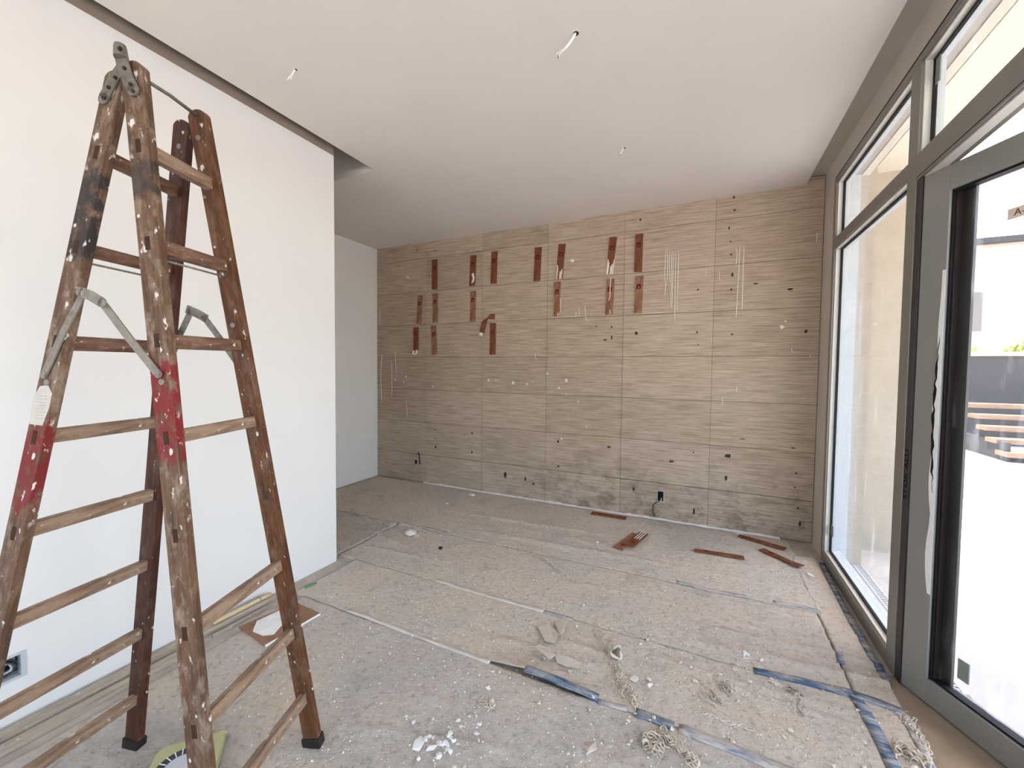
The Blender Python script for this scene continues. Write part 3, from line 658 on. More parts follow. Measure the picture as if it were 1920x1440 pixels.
# hedge above the garden wall
for (hx, lbl) in ((4.9, 'yellow-green sunlit hedge shrub at the end of the garden wall'), (7.1, 'yellow-green sunlit hedge shrub behind the wooden steps')):
    hb = MB()
    for k in range(420):
        a = random.uniform(0, 6.28); rr = random.random() ** .5
        p = Vector((hx + math.cos(a) * rr * .95, 13.2 + math.sin(a) * rr * .4, 1.7 + random.uniform(0, .75) * (1 - .5 * rr)))
        d1 = Vector((random.uniform(-1, 1), random.uniform(-1, 1), random.uniform(-1, 1))).normalized(); d2 = d1.orthogonal().normalized()
        hb.add([p + d1 * .09, p + d2 * .045, p - d1 * .09, p - d2 * .045], [(0, 1, 2, 3)])
    rt = thing('hedge_shrub', (hx, 13.2, -.03), lbl, 'shrub')
    f_ = hb.build('foliage', 'leaf', rt); f_['kind'] = 'stuff'
    part('stem', 'deck', rt, [(hx - .04, hx + .04, 13.16, 13.24, -.03, 1.9)])

# ------------------------------------------------------------------ floor covering sheets
FOLDS = [(.55, 2.47, .10, .5, .012, .020), (.45, 2.62, .06, .5, .010, .022), (.30, 2.72, .05, .45, .008, .018), (.62, 2.85, .08, .35, .010, .02), (-.2, 2.75, .02, .6, .006, .02),
         (.2, 2.95, -.03, .6, .006, .02), (-1.2, 3.25, .05, .7, .010, .03), (-.8, 3.42, -.04, .7, .008, .03), (-1.6, 3.6, .08, .8, .009, .03), (-.2, 3.3, .03, .7, .008, .025),
         (-2.8, 3.0, .12, .5, .014, .02), (-2.6, 2.75, -.2, .4, .012, .02), (-2.2, 2.55, .1, .4, .008, .02), (.0, 2.2, .03, .6, .006, .02), (.35, 2.15, -.05, .3, .006, .012),
         (-.75, 1.98, .05, .25, .010, .02), (-.55, 2.1, -.1, .2, .010, .02), (.1, 1.55, .05, .5, .005, .02), (-1.0, 1.3, .3, .4, .004, .02)]
def height(x, y):
    z = .0040 + .0030 * fbm(x, y, 1.7, 3, 3.1) + .0030 * fbm(x, y, 9.0, 4, 8.7)
    for (fx, fy, k, hw, a, w) in FOLDS:
        dx = x - fx
        if abs(dx) < hw * 1.3:
            c = fy + k * dx + .02 * mnoise.noise(Vector((x * 4, fy * 3, 0)))
            z += 1.5 * a * math.exp(-((y - c) / w) ** 2) * max(0, 1 - (dx / (hw * 1.3)) ** 2)
    return max(z, .0005)
def sheet(x0, x1, y0, y1, st, lab, rag=0.012, lift=None, mat='cover'):
    nx, ny = max(2, int((x1 - x0) / st)), max(2, int((y1 - y0) / st)); vs = []; fs = []
    for j in range(ny + 1):
        for i in range(nx + 1):
            x = x0 + (x1 - x0) * i / nx; y = y0 + (y1 - y0) * j / ny
            ex = min(1, min(i, nx - i) / 3); ey = min(1, min(j, ny - j) / 3)
            xx = x + (1 - ex) * rag * mnoise.noise(Vector((x * 3, y * 7, 2))); yy = y + (1 - ey) * rag * mnoise.noise(Vector((x * 7, y * 3, 5)))
            z = height(x, y)
            if lift: z += lift(x, y)
            vs.append((xx, yy, z))
    for j in range(ny):
        for i in range(nx):
            a = j * (nx + 1) + i; fs.append((a, a + 1, a + nx + 2, a + nx + 1))
    ring = [i for i in range(nx + 1)] + [j * (nx + 1) + nx for j in range(1, ny + 1)] + [ny * (nx + 1) + i for i in range(nx - 1, -1, -1)] + [j * (nx + 1) for j in range(ny - 1, 0, -1)]
    k = len(vs); n = len(ring)
    vs += [(vs[r][0], vs[r][1], vs[r][2] - .004 if lift and vs[r][2] > .012 else -.012) for r in ring]
    for q in range(n): fs.append((ring[q], k + q, k + (q + 1) % n, ring[(q + 1) % n]))
    b = MB(); b.add(vs, fs)
    o = b.build('floor_sheet', mat, loc=((x0 + x1) / 2, (y0 + y1) / 2, -.012), smooth=True)
    return tag(o, lab, 'floor sheet', 'covering sheets on the floor')
def lift1(x, y):
    # the taped front edge that stands up off the floor
    t = max(0, 1 - ((x + .68) / .30) ** 2); return .030 * t * math.exp(-((y - 1.80) / .055) ** 2)
sheet(-2.33, .662, -1.2, 1.787, .014, 'widest dusty covering sheet, under the wooden ladder', mat='cover_grey')
sheet(-2.42, .662, 1.797, 2.318, .012, 'narrow dusty covering sheet with the lifted blue-taped edge', lift=lift1)
sheet(-2.60, .662, 2.324, 3.040, .014, 'dusty covering sheet with long folds near the fixed window')
sheet(-4.02, .70, 3.048, 4.255, .02, 'dusty covering sheet along the foot of the tile wall')
sheet(.672, .835, 1.0, 3.95, .014, 'thin covering strip along the window sill', rag=.01)
sheet(-4.02, -2.62, 1.2, 3.042, .03, 'crumpled covering sheet in the alcove', mat='cover_grey')

# ---- tapes on the sheets
def tape_strip(pts, w, mat, lab, dz=.0035, lift=None, grp='blue tape strips on the floor'):
    fine = []
    for a, b in zip(pts, pts[1:]):
        a, b = Vector((a[0], a[1], 0)), Vector((b[0], b[1], 0)); n = max(2, int((b - a).length / .02))
        for k in range(n): fine.append(a.lerp(b, k / n))
    fine.append(Vector((pts[-1][0], pts[-1][1], 0)))
    vs, fs = [], []
    for i, p in enumerate(fine):
        t = (fine[min(i + 1, len(fine) - 1)] - fine[max(i - 1, 0)]).normalized(); q = Vector((-t.y, t.x, 0))
        ww = w * (1 + .10 * mnoise.noise(Vector((p.x * 9, p.y * 9, 1))))
        for s in (-.5, 0, .5):
            P_ = p + q * (ww * s); z = height(P_.x, P_.y) + dz + (lift(P_.x, P_.y) if lift else 0); vs += [(P_.x, P_.y, z), (P_.x, P_.y, z - .003)]
    for i in range(len(fine) - 1):
        a = i * 6
        for (u, v) in ((0, 2), (2, 4)): fs += [(a + u, a + v, a + v + 6, a + u + 6), (a + u + 1, a + u + 7, a + v + 7, a + v + 1)]
        fs += [(a, a + 6, a + 7, a + 1), (a + 4, a + 5, a + 11, a + 10)]
    e = (len(fine) - 1) * 6
    fs += [(0, 1, 3, 2), (2, 3, 5, 4), (e, e + 2, e + 3, e + 1), (e + 2, e + 4, e + 5, e + 3)]
    c = fine[len(fine) // 2]
    o = MB().add(vs, fs).build('floor_tape', mat, loc=(c.x, c.y, height(c.x, c.y)), smooth=True); return tag(o, lab, 'tape', grp)
tape_strip([(-.76, 1.800), (-.58, 1.797), (-.40, 1.800)], .046, 'tape', 'bright blue tape standing up along a lifted sheet edge', lift=lift1)
tape_strip([(-.40, 1.785), (-.27, 1.80)], .03, 'tape_dusty', 'half-buried blue tape between the lifted tape and the fibre ridge')
tape_strip([(-.235, 1.803), (-.08, 1.797)], .052, 'tape', 'short clean blue tape length beside a fibre clump')
tape_strip([(-.06, 1.797), (.15, 1.790), (.40, 1.765), (.62, 1.75)], .050, 'tape_dusty', 'long dust-smeared blue tape across the sheet joint')
tape_strip([(.26, 2.318), (.45, 2.335), (.663, 2.348)], .048, 'tape', 'blue tape running across the folds to the taped crossing')
tape_strip([(.665, 2.345), (.74, 2.338), (.83, 2.315)], .046, 'tape', 'blue tape between the taped crossing and the door')
tape_strip([(.664, 2.33), (.682, 2.15), (.686, 1.97), (.69, 1.75)], .050, 'tape', 'blue tape running from the taped crossing alongside the door')
tape_strip([(.825, 2.30), (.822, 2.12), (.80, 2.0)], .036, 'tape_dusty', 'dusty blue tape beside the door threshold ending in rubble')
tape_strip([(-.14, 3.066), (.07, 3.046), (.30, 3.062)], .040, 'tape_dusty', 'faded blue tape before the loose brown strips')
tape_strip([(.44, 3.075), (.60, 3.085), (.70, 3.075)], .030, 'tape_dusty', 'faded blue tape near the window sill')
tape_strip([(.868, 3.88), (.845, 3.45), (.835, 3.10), (.832, 2.75), (.835, 2.52)], .036, 'tape_dark', 'dark blue tape along the foot of the fixed window')
tape_strip([(.679, 2.645), (.672, 2.565)], .030, 'tape', 'tiny leaf-shaped blue tape scrap near the fixed window')
tape_strip([(-2.35, 3.06), (-2.05, 3.045)], .030, 'tape_dusty', 'faded blue tape in the far sheet joint near the alcove')
tape_strip([(-.86, 2.32), (-.68, 2.318)], .030, 'tape_dusty', 'faded blue tape at the end of the pale paper tape')
tape_strip([(-1.68, 2.333), (-1.3, 2.318), (-.86, 2.322)], .038, 'paper_tape', 'pale paper tape over the middle sheet joint', grp='pale tape strips on the floor')
tape_strip([(-1.95, 1.80), (-1.4, 1.792), (-.95, 1.786)], .030, 'paper_tape', 'pale paper tape over the joint near the ladder', grp='pale tape strips on the floor')

# ---- white dust along the foot of the back wall
db = MB(); vs = []; fs = []; n = 260
for i in range(n + 1):
    x = -3.3 + 3.95 * i / n
    k = max(0, (.45 if x > -1.7 else .2) + .9 * fbm(x, 1.3, 2.6, 4, 4.4)); w = .012 + .05 * k * (1 + .6 * mnoise.noise(Vector((x * 23, 3, 0)))); h_ = .001 + .020 * k * (.6 + .7 * mnoise.noise(Vector((x * 17, 0, 0))))
    vs += [(x, YB - .001, h_ - .004), (x, YB - w * .45, h_ * .55 - .006), (x, YB - w - .012, -.012)]
for i in range(n): a = i * 3; fs += [(a, a + 1, a + 4, a + 3), (a + 1, a + 2, a + 5, a + 4)]
o = db.add(vs, fs).build('plaster_dust', 'dust_white', loc=(-1.3, YB - .05, -.01), smooth=True); o['kind'] = 'stuff'; tag(o, 'white plaster dust banked along the foot of the tile wall', 'dust')

# ---- loose brown strips on the floor
def floor_strip(a, b, wpx, mat, lab, bend=0.0, dz=.0):
    A, B = fl(*a), fl(*b); ex = (B - A).normalized(); q = Vector((-ex.y, ex.x, 0)); L = (B - A).length
    root = thing('sample_strip', ((A.x + B.x) / 2, (A.y + B.y) / 2, height((A.x + B.x) / 2, (A.y + B.y) / 2) + dz), lab, 'wood strip', 'loose brown strips on the floor')
    pts = []
    for k in range(9):
        t = k / 8; p = A.lerp(B, t); z = max(height(p.x, p.y), .006) + .008 + dz + bend * (max(0, t - .6) / .4) ** 2
        pts.append(Vector((p.x, p.y, z)))
    MB().ribbon(pts, q, wpx, .009).build('strip_board', mat, root)
    mk = MB(); c = pts[2]; mk.obox(c + Vector((0, 0, .0052)), ex, q, (0, 0, 1), .016, .014, .0006); mk.build('red_mark', 'red_mark', root); return root, pts, ex, q
floor_strip((1109, 964), (1174, 974.5), .075, 'veneer', 'brown strip lying at the foot of the tile wall beside the dust bank')
floor_strip((1158, 1033), (1194, 1004.5), .085, 'veneer_dull', 'left one of two crossed brown strips lying on the floor')
r_, pts_, ex_, q_ = floor_strip((1180, 1029), (1207, 1005), .080, 'veneer', 'brown strip with white glue lines lying over the other crossed strip', dz=.011)
gl_ = MB()
for s in (-.02, 0, .02): gl_.ribbon([p + q_ * s + Vector((0, 0, .0055)) for p in pts_[4:]], q_, .006, .003)
gl_.build('glue_run', 'glue', r_)
floor_strip((1302, 1034.5), (1395, 1049), .055, 'veneer', 'single brown strip lying alone before the dark stained tiles')
floor_strip((1385, 1007), (1473, 1032.5), .060, 'veneer', 'brown strip lying close under the tile wall near the window')
floor_strip((1428, 1033), (1503, 1068), .060, 'veneer', 'brown strip with an upturned end lying beside the window corner', bend=.012)

# ------------------------------------------------------------------ ceiling cables
def cable(px, py, segs, lab, hr=.014):
    p = fl(px, py, H); root = thing('ceiling_cable', (p.x, p.y, H), lab, 'cable', 'cables hanging from the ceiling')
    hb = MB().disc((p.x, p.y, H - .003), (0, 0, 1), hr, .004, 16); hb.build('cable_hole', 'hole', root)
    hb = MB().disc((p.x, p.y, H - .0015), (0, 0, 1), hr * 1.5, .002, 16, .15); hb.build('filler_ring', 'glue', root)
    yv = Vector((0, 1, 0))
    for (nm, mt, r, pts) in segs:
        P_ = []
        for (a, b, dz) in pts:
            d = ray(a, b); base = fl(px, py, H) if dz == 0 else None
            # hang straight down below the hole with a small sideways swing
            t = (Vector((p.x, p.y, 0)) - CAM).dot(Vector((cf.x, cf.y, 0)).normalized()) / d.dot(Vector((cf.x, cf.y, 0)).normalized())
            P_.append(CAM + d * t)
        P_[0] = Vector((p.x, p.y, H + .01)) if nm == 'cable_sheath' else P_[0]
        MB().tube(P_, r, 7).build(nm, mt, root, smooth=True)
cable(1080, 62, [('cable_sheath', 'cable_white', .0065, [(1080, 60, 0), (1076, 69, 1), (1067, 82, 1), (1059, 92, 1)]), ('wire', 'cable_white', .002, [(1060, 91, 1), (1054, 97, 1), (1048, 103, 1), (1048, 108, 1)]), ('wire', 'cable_dark', .0018, [(1047, 104, 1), (1046, 109, 1)]), ('wire', 'cable_white', .0016, [(1060, 90, 1), (1052, 95, 1), (1043, 101, 1)])],
      'thick white cable hanging from a ceiling hole with bare wire ends')
cable(555, 130, [('cable_sheath', 'cable_white', .003, [(555, 130, 0), (549, 136, 1), (544, 143, 1), (539, 150, 1)]), ('wire', 'cable_white', .0022, [(554, 131, 1), (549, 139, 1), (545, 149, 1)])],
      'two thin white wires hanging from the ceiling near the ladder', .007)
cable(1171, 277, [('cable_sheath', 'cable_white', .004, [(1171, 277, 0), (1168, 280, 1), (1165, 286, 1), (1163, 290, 1)]), ('wire', 'cable_dark', .0022, [(1163, 289, 1), (1162, 292, 1)])],
      'short white cable stub hanging from the ceiling near the tile wall', .009)

# ------------------------------------------------------------------ junction box in the white wall
jb = thing('junction_box', (XL, .592, .19), 'open junction box with coiled grey cables in the white wall behind the ladder', 'junction box')
yc, zc = .5925, .2425; rim = MB()
for (y0, y1, z0, z1) in ((.537, .549, .187, .298), (.636, .652, .187, .298), (.549, .636, .286, .298), (.549, .636, .187, .199)): rim.box(XL - .03, XL + .002, y0, y1, z0, z1)
rim.build('box_rim', 'cable_grey', jb)
part('box_inside', 'box_inside', jb, [(XL - .068, XL - .060, .546, .640, .196, .290)])
for k, (r, ph, mt) in enumerate(((.038, .2, 'cable_grey'), (.030, 1.6, 'cable_grey'), (.034, 3.0, 'cable_dark'), (.022, 4.2, 'cable_grey'), (.027, 5.2, 'cable_dark'))):
    pts = [(XL - .045 + .010 * k + .006 * math.sin(3 * a + k), yc + r * math.cos(a + ph) * (1 + .08 * math.sin(2 * a)), zc + r * math.sin(a + ph) * .95) for a in [i * .3 for i in range(17)]]
    MB().tube(pts, .0042, 7).build('cable_loop', mt, jb, smooth=True)

# ------------------------------------------------------------------ boards and bits along the white wall
def board(pts4, z0, h, mat, lab, nm='long_board'):
    c = sum((Vector((p[0], p[1], 0)) for p in pts4), Vector()) / 4
    o = MB().prism([(p[0], p[1], z0) for p in pts4], (0, 0, h)).build(nm, mat, loc=(c.x, c.y, z0), bevel=.0015)
    return tag(o, lab, 'board', 'long boards beside the white wall')
board([(-2.535, -.6), (-2.478, -.6), (-2.474, 1.70), (-2.530, 1.70)], -.012, .032, 'board', 'pale dusty board tight against the foot of the white wall')
board([(-2.455, -.6), (-2.400, -.6), (-2.398, 1.22), (-2.452, 1.22)], -.012, .024, 'board', 'second dusty board lying parallel beside the one at the wall')
board([(-2.445, 1.30), (-2.425, 1.30), (-2.42, 1.66), (-2.44, 1.66)], -.012, .018, 'board', 'thin short batten beside the brown plastered board')
hd = thing('wooden_stick', (-2.49, 1.5, .02), 'pale round-ended wooden stick resting on the board at the white wall', 'stick')
sp0, sp1 = Vector((-2.500, 1.34, .032)), Vector((-2.495, 1.672, .032)); dv = (sp1 - sp0).normalized()
MB().tube([sp0] + [sp0.lerp(sp1, k / 6) for k in range(1, 6)] + [sp1], .0125, 10).build('stick_shaft', 'stick', hd, smooth=True)
MB().tube([sp1 - dv * .002, sp1 + dv * .006, sp1 + dv * .011, sp1 + dv * .013], .0125, 10, True, .004).build('stick_end', 'stick', hd, smooth=True)
MB().tube([sp0.lerp(sp1, .80), sp0.lerp(sp1, .815)], .0132, 10).build('stick_ring', 'rung', hd)
gp = thing('plastic_bit', (-2.395, 1.89, .0), 'small green plastic bit on the pale floor edge by the white wall', 'plastic bit')
MB().obox((-2.394, 1.886, .008), (.15, 1, 0), (1, -.15, 0), (0, 0, 1), .030, .010, .008).build('green_body', 'green', gp, bevel=.003)
MB().tube([(-2.39, 1.915, .008), (-2.387, 1.935, .008)], .004, 7).build('green_tip', 'cable_dark', gp)
q4 = [fl(448, 1175, .012), fl(497, 1210, .012), fl(600, 1150, .012), fl(556, 1130, .012)]
cc = sum(q4, Vector()) / 4
ts = thing('plastered_board', (cc.x, cc.y, .004), 'brown square board with spread white plaster behind the ladder foot', 'board')
MB().prism([p + Vector((0, 0, -.010)) for p in q4], (0, 0, .012)).build('board_panel', 'tile_scrap', ts, bevel=.001)
ed = MB(); a, b = q4[1], q4[2]; dd = (b - a).normalized(); nn = Vector((dd.y, -dd.x, 0))
ed.obox((a + b) / 2 + nn * .0015 + Vector((0, 0, -.004)), dd, nn, (0, 0, 1), (b - a).length / 2, .002, .0055); ed.build('board_edge', 'dust_white', ts)
pp = []
for (u, v) in ((.06, .60), (.10, .30), (.22, .16), (.40, .30), (.60, .34), (.80, .48), (.92, .75), (.86, .95), (.55, .93), (.25, .90)):
    # u runs corner 0 -> 3 side, v across
    e0 = q4[0].lerp(q4[3], u); e1 = q4[1].lerp(q4[2], u); pp.append(e1.lerp(e0, v) + Vector((0, 0, .002)))
MB().prism(pp, (0, 0, .003)).build('plaster_smear', 'dust_white', ts)

# ------------------------------------------------------------------ flat dial scale under the ladder
so_ = Vector((-1.70, .80, .0))
cor = [fl(287, 1408, .05), fl(342, 1390, .05), fl(424, 1366, .05), fl(419, 1440, .05)]
ax = (cor[2] - cor[1]).normalized(); ax.z = 0; ax.normalize(); ay = Vector((ax.y, -ax.x, 0))   # ay points towards the viewer
bs = thing('floor_scale', (cor[1].x, cor[1].y, .0), 'yellow-green flat scale with a dark dial ring behind the ladder stile', 'scale')
o0 = cor[2] + ay * .0
def sc_pt(u, v, z): return Vector((o0.x, o0.y, 0)) - ax * u + ay * v + Vector((0, 0, z))
outline = []
for (cx, cy, a0) in ((.030, .030, 90), (.225, .030, 180 - 0)):
    pass
W_, D_, R_ = .215, .30, .035
for (cu_, cv_, a0) in ((W_ - R_, R_, -90), (W_ - R_, D_ - R_, 0), (.012, D_ - .012, 90), (.012, .012, 180)):
    rr = R_ if cu_ > .1 else .012
    for k in range(7):
        a = math.radians(a0 + 15 * k); outline.append((cu_ + rr * math.cos(a), cv_ + rr * math.sin(a)))
MB().prism([sc_pt(u, v, .012) for u, v in outline], (0, 0, .036)).build('scale_body', 'scale_body', bs, bevel=.003)
cu2, cv2 = .115, .125
def ring_pts(r, z, n=40): return [sc_pt(cu2 + r * math.cos(2 * math.pi * k / n), cv2 + r * math.sin(2 * math.pi * k / n), z) for k in range(n)]
rg_ = MB(); a_, b_ = ring_pts(.085, .0495), ring_pts(.058, .0495); n = 40
rg_.add(a_ + b_ + [p + Vector((0, 0, -.003)) for p in a_ + b_], [(k, (k + 1) % n, n + (k + 1) % n, n + k) for k in range(n)] + [(k, 2 * n + k, 2 * n + (k + 1) % n, (k + 1) % n) for k in range(n)])
ring = rg_.build('dial_ring', 'scale_ring', bs)
tk = MB()
for k in range(22):
    a = 2 * math.pi * k / 22; c = sc_pt(cu2 + .0725 * math.cos(a), cv2 + .0725 * math.sin(a), .0500); d = (sc_pt(cu2 + math.cos(a), cv2 + math.sin(a), 0) - sc_pt(cu2, cv2, 0)).normalized()
    tk.obox(c, d, Vector((-d.y, d.x, 0)), (0, 0, 1), .014, .0016, .0006)
tk.build('dial_ticks', 'cable_white', ring)
MB().prism(ring_pts(.052, .0495, 30), (0, 0, .004)).build('dial_disc', 'scale_disc', bs)
for (u, v) in ((.02, .03), (.19, .04), (.02, .27), (.19, .27)): MB().disc(sc_pt(u, v, .004), (0, 0, 1), .012, .010, 10).build('scale_foot', 'rubber', bs)

# ------------------------------------------------------------------ the ladder
ST = {'FR': ((-1.206, .627, 0), (-1.474, .606, 2.343)), 'FL': ((-1.913, .301, 0), (-1.551, .599, 2.335)),
      'BR': ((-1.361, 1.076, 0), (-1.562, .812, 2.348)), 'BL': ((-1.992, .765, 0), (-1.649, .811, 2.336))}
ST = {k: (Vector(a), Vector(b)) for k, (a, b) in ST.items()}
TZ, TD = .0973, .1161
lad = thing('step_ladder', (-1.60, .70, 0), 'paint-spattered brown wooden double ladder with red bands and steel hinges', 'ladder')
LO = lad.location.copy()
TH, WD = .027, .062
frames = {}
for side in 'RL':
    uF = ((ST['B' + side][0] - ST['F' + side][0]) + (ST['B' + side][1] - ST['F' + side][1])); uF.z = 0; uF.normalize()
    for e in 'FB':
        A, B = ST[e + side]; a = (B - A).normalized(); u = (uF - a * uF.dot(a)).normalized(); nrm = a.cross(u).normalized()
        frames[e + side] = (A, a, u, nrm, (B - A).length)
def stile_obj(k, mat):
    A, a, u, nrm, L = frames[k]; b = MB(); u0_, u1_ = (0, TH) if k[0] == 'F' else (0, TH)
    pts = []; r = WD / 2 * .92
    prof = [(-WD / 2, .0), (WD / 2, .0)] + [(WD / 2 * .98, L - .012)] + [(r * math.cos(math.radians(t)), L - .012 + .020 * math.sin(math.radians(t))) for t in range(20, 161, 20)] + [(-WD / 2 * .98, L - .012)]
    b.prism([(0, n_, z) for n_, z in prof], (TH, 0, 0))
    me = b.build('stile', mat, bevel=.0025)
    me.parent = lad
    Mx = Matrix((u, nrm, a)).transposed().to_4x4(); Mx.translation = A - LO
    me.matrix_basis = Mx; return me
SO = {'FR': stile_obj('FR', 'stile_fr'), 'FL': stile_obj('FL', 'stile_fl'), 'BR': stile_obj('BR', 'stile_br'), 'BL': stile_obj('BL', 'stile_bl')}
def local_part(nm, mat, par, boxes, bevel=0.0, tubes=()):
    b = MB()
    for q in boxes: b.box(*q)
    for t_ in tubes: b.tube(*t_)
    me = b.build(nm, mat, bevel=bevel); me.parent = par; return me
for k in SO:
    L = frames[k][4]
    local_part('foot_boot', 'rubber', SO[k], [(-.006, TH + .006, -WD / 2 - .005, WD / 2 + .005, -.002, .040)], .004)
    for i in range(8):
        z = (TZ + TD * i) * L - .020
        if k[0] == 'F': local_part('tenon_end', 'tenon', SO[k], [(-.0008, .002, -.0075, .0075, z - .019, z + .019)])
    if k == 'BR': local_part('empty_mortise', 'hole', SO[k], [(-.0010, .002, -.010, .010, (TZ + TD * 3) * L - .038, (TZ + TD * 3) * L - .004)])
    for z in (.965, .90, .70) if k[0] == 'B' else (.62,):
        b = MB().disc((-.003, .006 if k == 'BR' else -.004, z * L), (1, 0, 0), .0085, .004, 12).build('bolt', 'steel', None); b.parent = SO[k]
def rung_obj(side, i, mat):
    t = TZ + TD * i; A = ST['F' + side][0].lerp(ST['F' + side][1], t); B = ST['B' + side][0].lerp(ST['B' + side][1], t)
    aF, aB = frames['F' + side][1], frames['B' + side][1]; a = (aF + aB).normalized()
    A = A + frames['F' + side][2] * (TH - .004) - aF * .020; B = B + frames['B' + side][2] * .006 - aB * .020
    d = (B - A); L = d.length; d.normalize(); ax_ = (a - d * a.dot(d)).normalized(); n_ = d.cross(ax_)
    jx, jy = random.uniform(-.001, .001), random.uniform(-.0008, .0008)
    b = MB().box(-.020 - jx, .020 + jx, -.0125 - jy, .0125 + jy, 0, L); o = b.build('rung', mat, bevel=.003); o.parent = lad
    Mx = Matrix((ax_, n_, d)).transposed().to_4x4(); Mx.translation = A - LO; o.matrix_basis = Mx
for i in range(8):
    if i != 3: rung_obj('R', i, 'rung_dark' if i in (5, 6) else 'rung')
    rung_obj('L', i, 'rung_dark' if i >= 5 else 'rung')
# steel tie rods under the seventh rungs
for side in 'RL':
    t = TZ + TD * 6 - .024
    A = ST['F' + side][0].lerp(ST['F' + side][1], t); B = ST['B' + side][0].lerp(ST['B' + side][1], t)
    MB().tube([A + frames['F' + side][2] * .01, B + frames['B' + side][2] * .01], .0032, 7).build('tie_rod', 'steel', lad, smooth=True)
# hinge rod across the top
A, B = ST['FR'][1] - frames['FR'][1] * .035, ST['BR'][1] - frames['BR'][1] * .012
hp = frames['FR'][3] * (WD / 2 * .7)
if hp.dot(Vector((1, 0, 0))) < 0: hp = -hp
MB().tube([A + hp * .8 + frames['FR'][2] * .01, (A + B) / 2 + hp * .5 + Vector((0, 0, .004)), B + frames['BR'][2] * .01], .0055, 8).build('hinge_rod', 'steel_dirty', lad, smooth=True)
# hinge straps on the front faces
uR = frames['FR'][2]; uL = frames['FL'][2]
def on_front(px, py, off, k='FR'):
    A, a, u, nrm, L = frames[k]; return at_plane(px, py, A - u * off, u)
def strap(nm, mat, pxs, w, th, off, k, parent=None):
    u = frames[k][2]; P_ = [on_front(x, y, off, k) for x, y in pxs]; b = MB()
    vs, fs = [], []
    for i, p in enumerate(P_):
        t = (P_[min(i + 1, len(P_) - 1)] - P_[max(i - 1, 0)]).normalized(); q = t.cross(u).normalized()
        vs += [p + q * w / 2, p - q * w / 2, p - q * w / 2 - u * th, p + q * w / 2 - u * th]
    for i in range(len(P_) - 1):
        for c_ in range(4): fs.append((i * 4 + c_, i * 4 + (c_ + 1) % 4, i * 4 + 4 + (c_ + 1) % 4, i * 4 + 4 + c_))
    e = (len(P_) - 1) * 4; fs += [(0, 1, 2, 3), (e + 3, e + 2, e + 1, e)]
    b.add(vs, fs)
    for p in (P_[0], P_[-1]):
        b.disc(p, -u, w / 2 * .99, th, 14)
    o = b.build(nm, mat, parent or lad)
    return o, P_
s1, P1 = strap('hinge_strap', 'steel_dirty', [(196, 185), (209, 160), (222, 138), (229, 128)], .036, .004, .0015, 'FL')
s2, P2 = strap('hinge_strap', 'steel_dirty', [(251, 170), (240, 146), (231, 118), (226, 98)], .034, .005, .007, 'FR')
for s_, pp_ in ((s1, [(195, 184), (204, 164), (217, 146)]), (s2, [(250, 171), (245, 158), (234, 128)])):
    for (x, y) in pp_: MB().disc(on_front(x, y, .007 if s_ is s1 else .013, 'FR' if s_ is s2 else 'FL'), -uR, .005, .003, 10).build('rivet', 'tenon', s_)
hk = MB(); pc = on_front(226, 94, .012, 'FR'); up_ = frames['FR'][1]
hk.tube([pc - up_ * .022, pc + up_ * .004, pc + up_ * .014], .017, 10, True, .013); hk.build('hook_end', 'steel_dirty', s2)
MB().disc(on_front(226, 92, .030, 'FR'), -uR, .006, .003, 10).build('hook_hole', 'gasket', s2)
# spreader arms, front pair
def arm(pxs, w, off, k, par=None, mat='steel', nm='spreader_arm'): return strap(nm, mat, pxs, w, .004, off, k, par)[0]
a1 = arm([(84, 703), (120, 624), (157, 553)], .021, .003, 'FL')
a2 = arm([(152, 547), (172, 555), (193, 568)], .027, .010, 'FL', None, 'steel', 'spreader_joint')
a3 = arm([(192, 566), (245, 636), (298, 702)], .021, .004, 'FR')
for (x, y, k) in ((84, 701, 'FL'), (297, 700, 'FR'), (158, 550, 'FL')):
    MB().disc(on_front(x, y, .012, k), -uR, .0065, .004, 10).build('rivet', 'steel', a3 if k == 'FR' else a1)
def on_far(px, py, off, k): A, a, u, nrm, L = frames[k]; return at_plane(px, py, A + u * (TH + off), u)
def far_arm(pxs, w, nm='spreader_arm'):
    u = frames['BR'][2]; P_ = [on_far(x, y, .004, 'BR') for x, y in pxs]; b = MB()
    for p, q in zip(P_, P_[1:]):
        t = (q - p).normalized(); b.obox((p + q) / 2, t, t.cross(u).normalized(), u, (q - p).length / 2 + w * .3, w / 2, .002)
    b.build(nm, 'steel', lad)
far_arm([(322, 668), (340, 622), (358, 584)], .021); far_arm([(354, 581), (370, 588), (384, 596)], .030, 'spreader_joint'); far_arm([(382, 594), (412, 634), (440, 674)], .021)
# sticker on the left front stile
pl = [(64, 742), (75, 724), (90, 722), (97, 738), (92, 764), (79, 798), (55, 795), (59, 766)]
stp = MB().prism([on_front(x, y, .0008, 'FL') for x, y in pl], uL * .0007).build('sticker', 'sticker', lad)
pr = MB()
for k in range(8):
    y = 742 + k * 6; a, b = on_front(70 - k * .9, y, .0013, 'FL'), on_front(90 - k * 1.1, y + 1, .0013, 'FL'); t = (b - a).normalized()
    pr.obox((a + b) / 2, t, t.cross(uL).normalized(), uL, (b - a).length / 2 * random.uniform(.6, 1), .0012, .0003)
pr.build('sticker_print', 'print', stp)

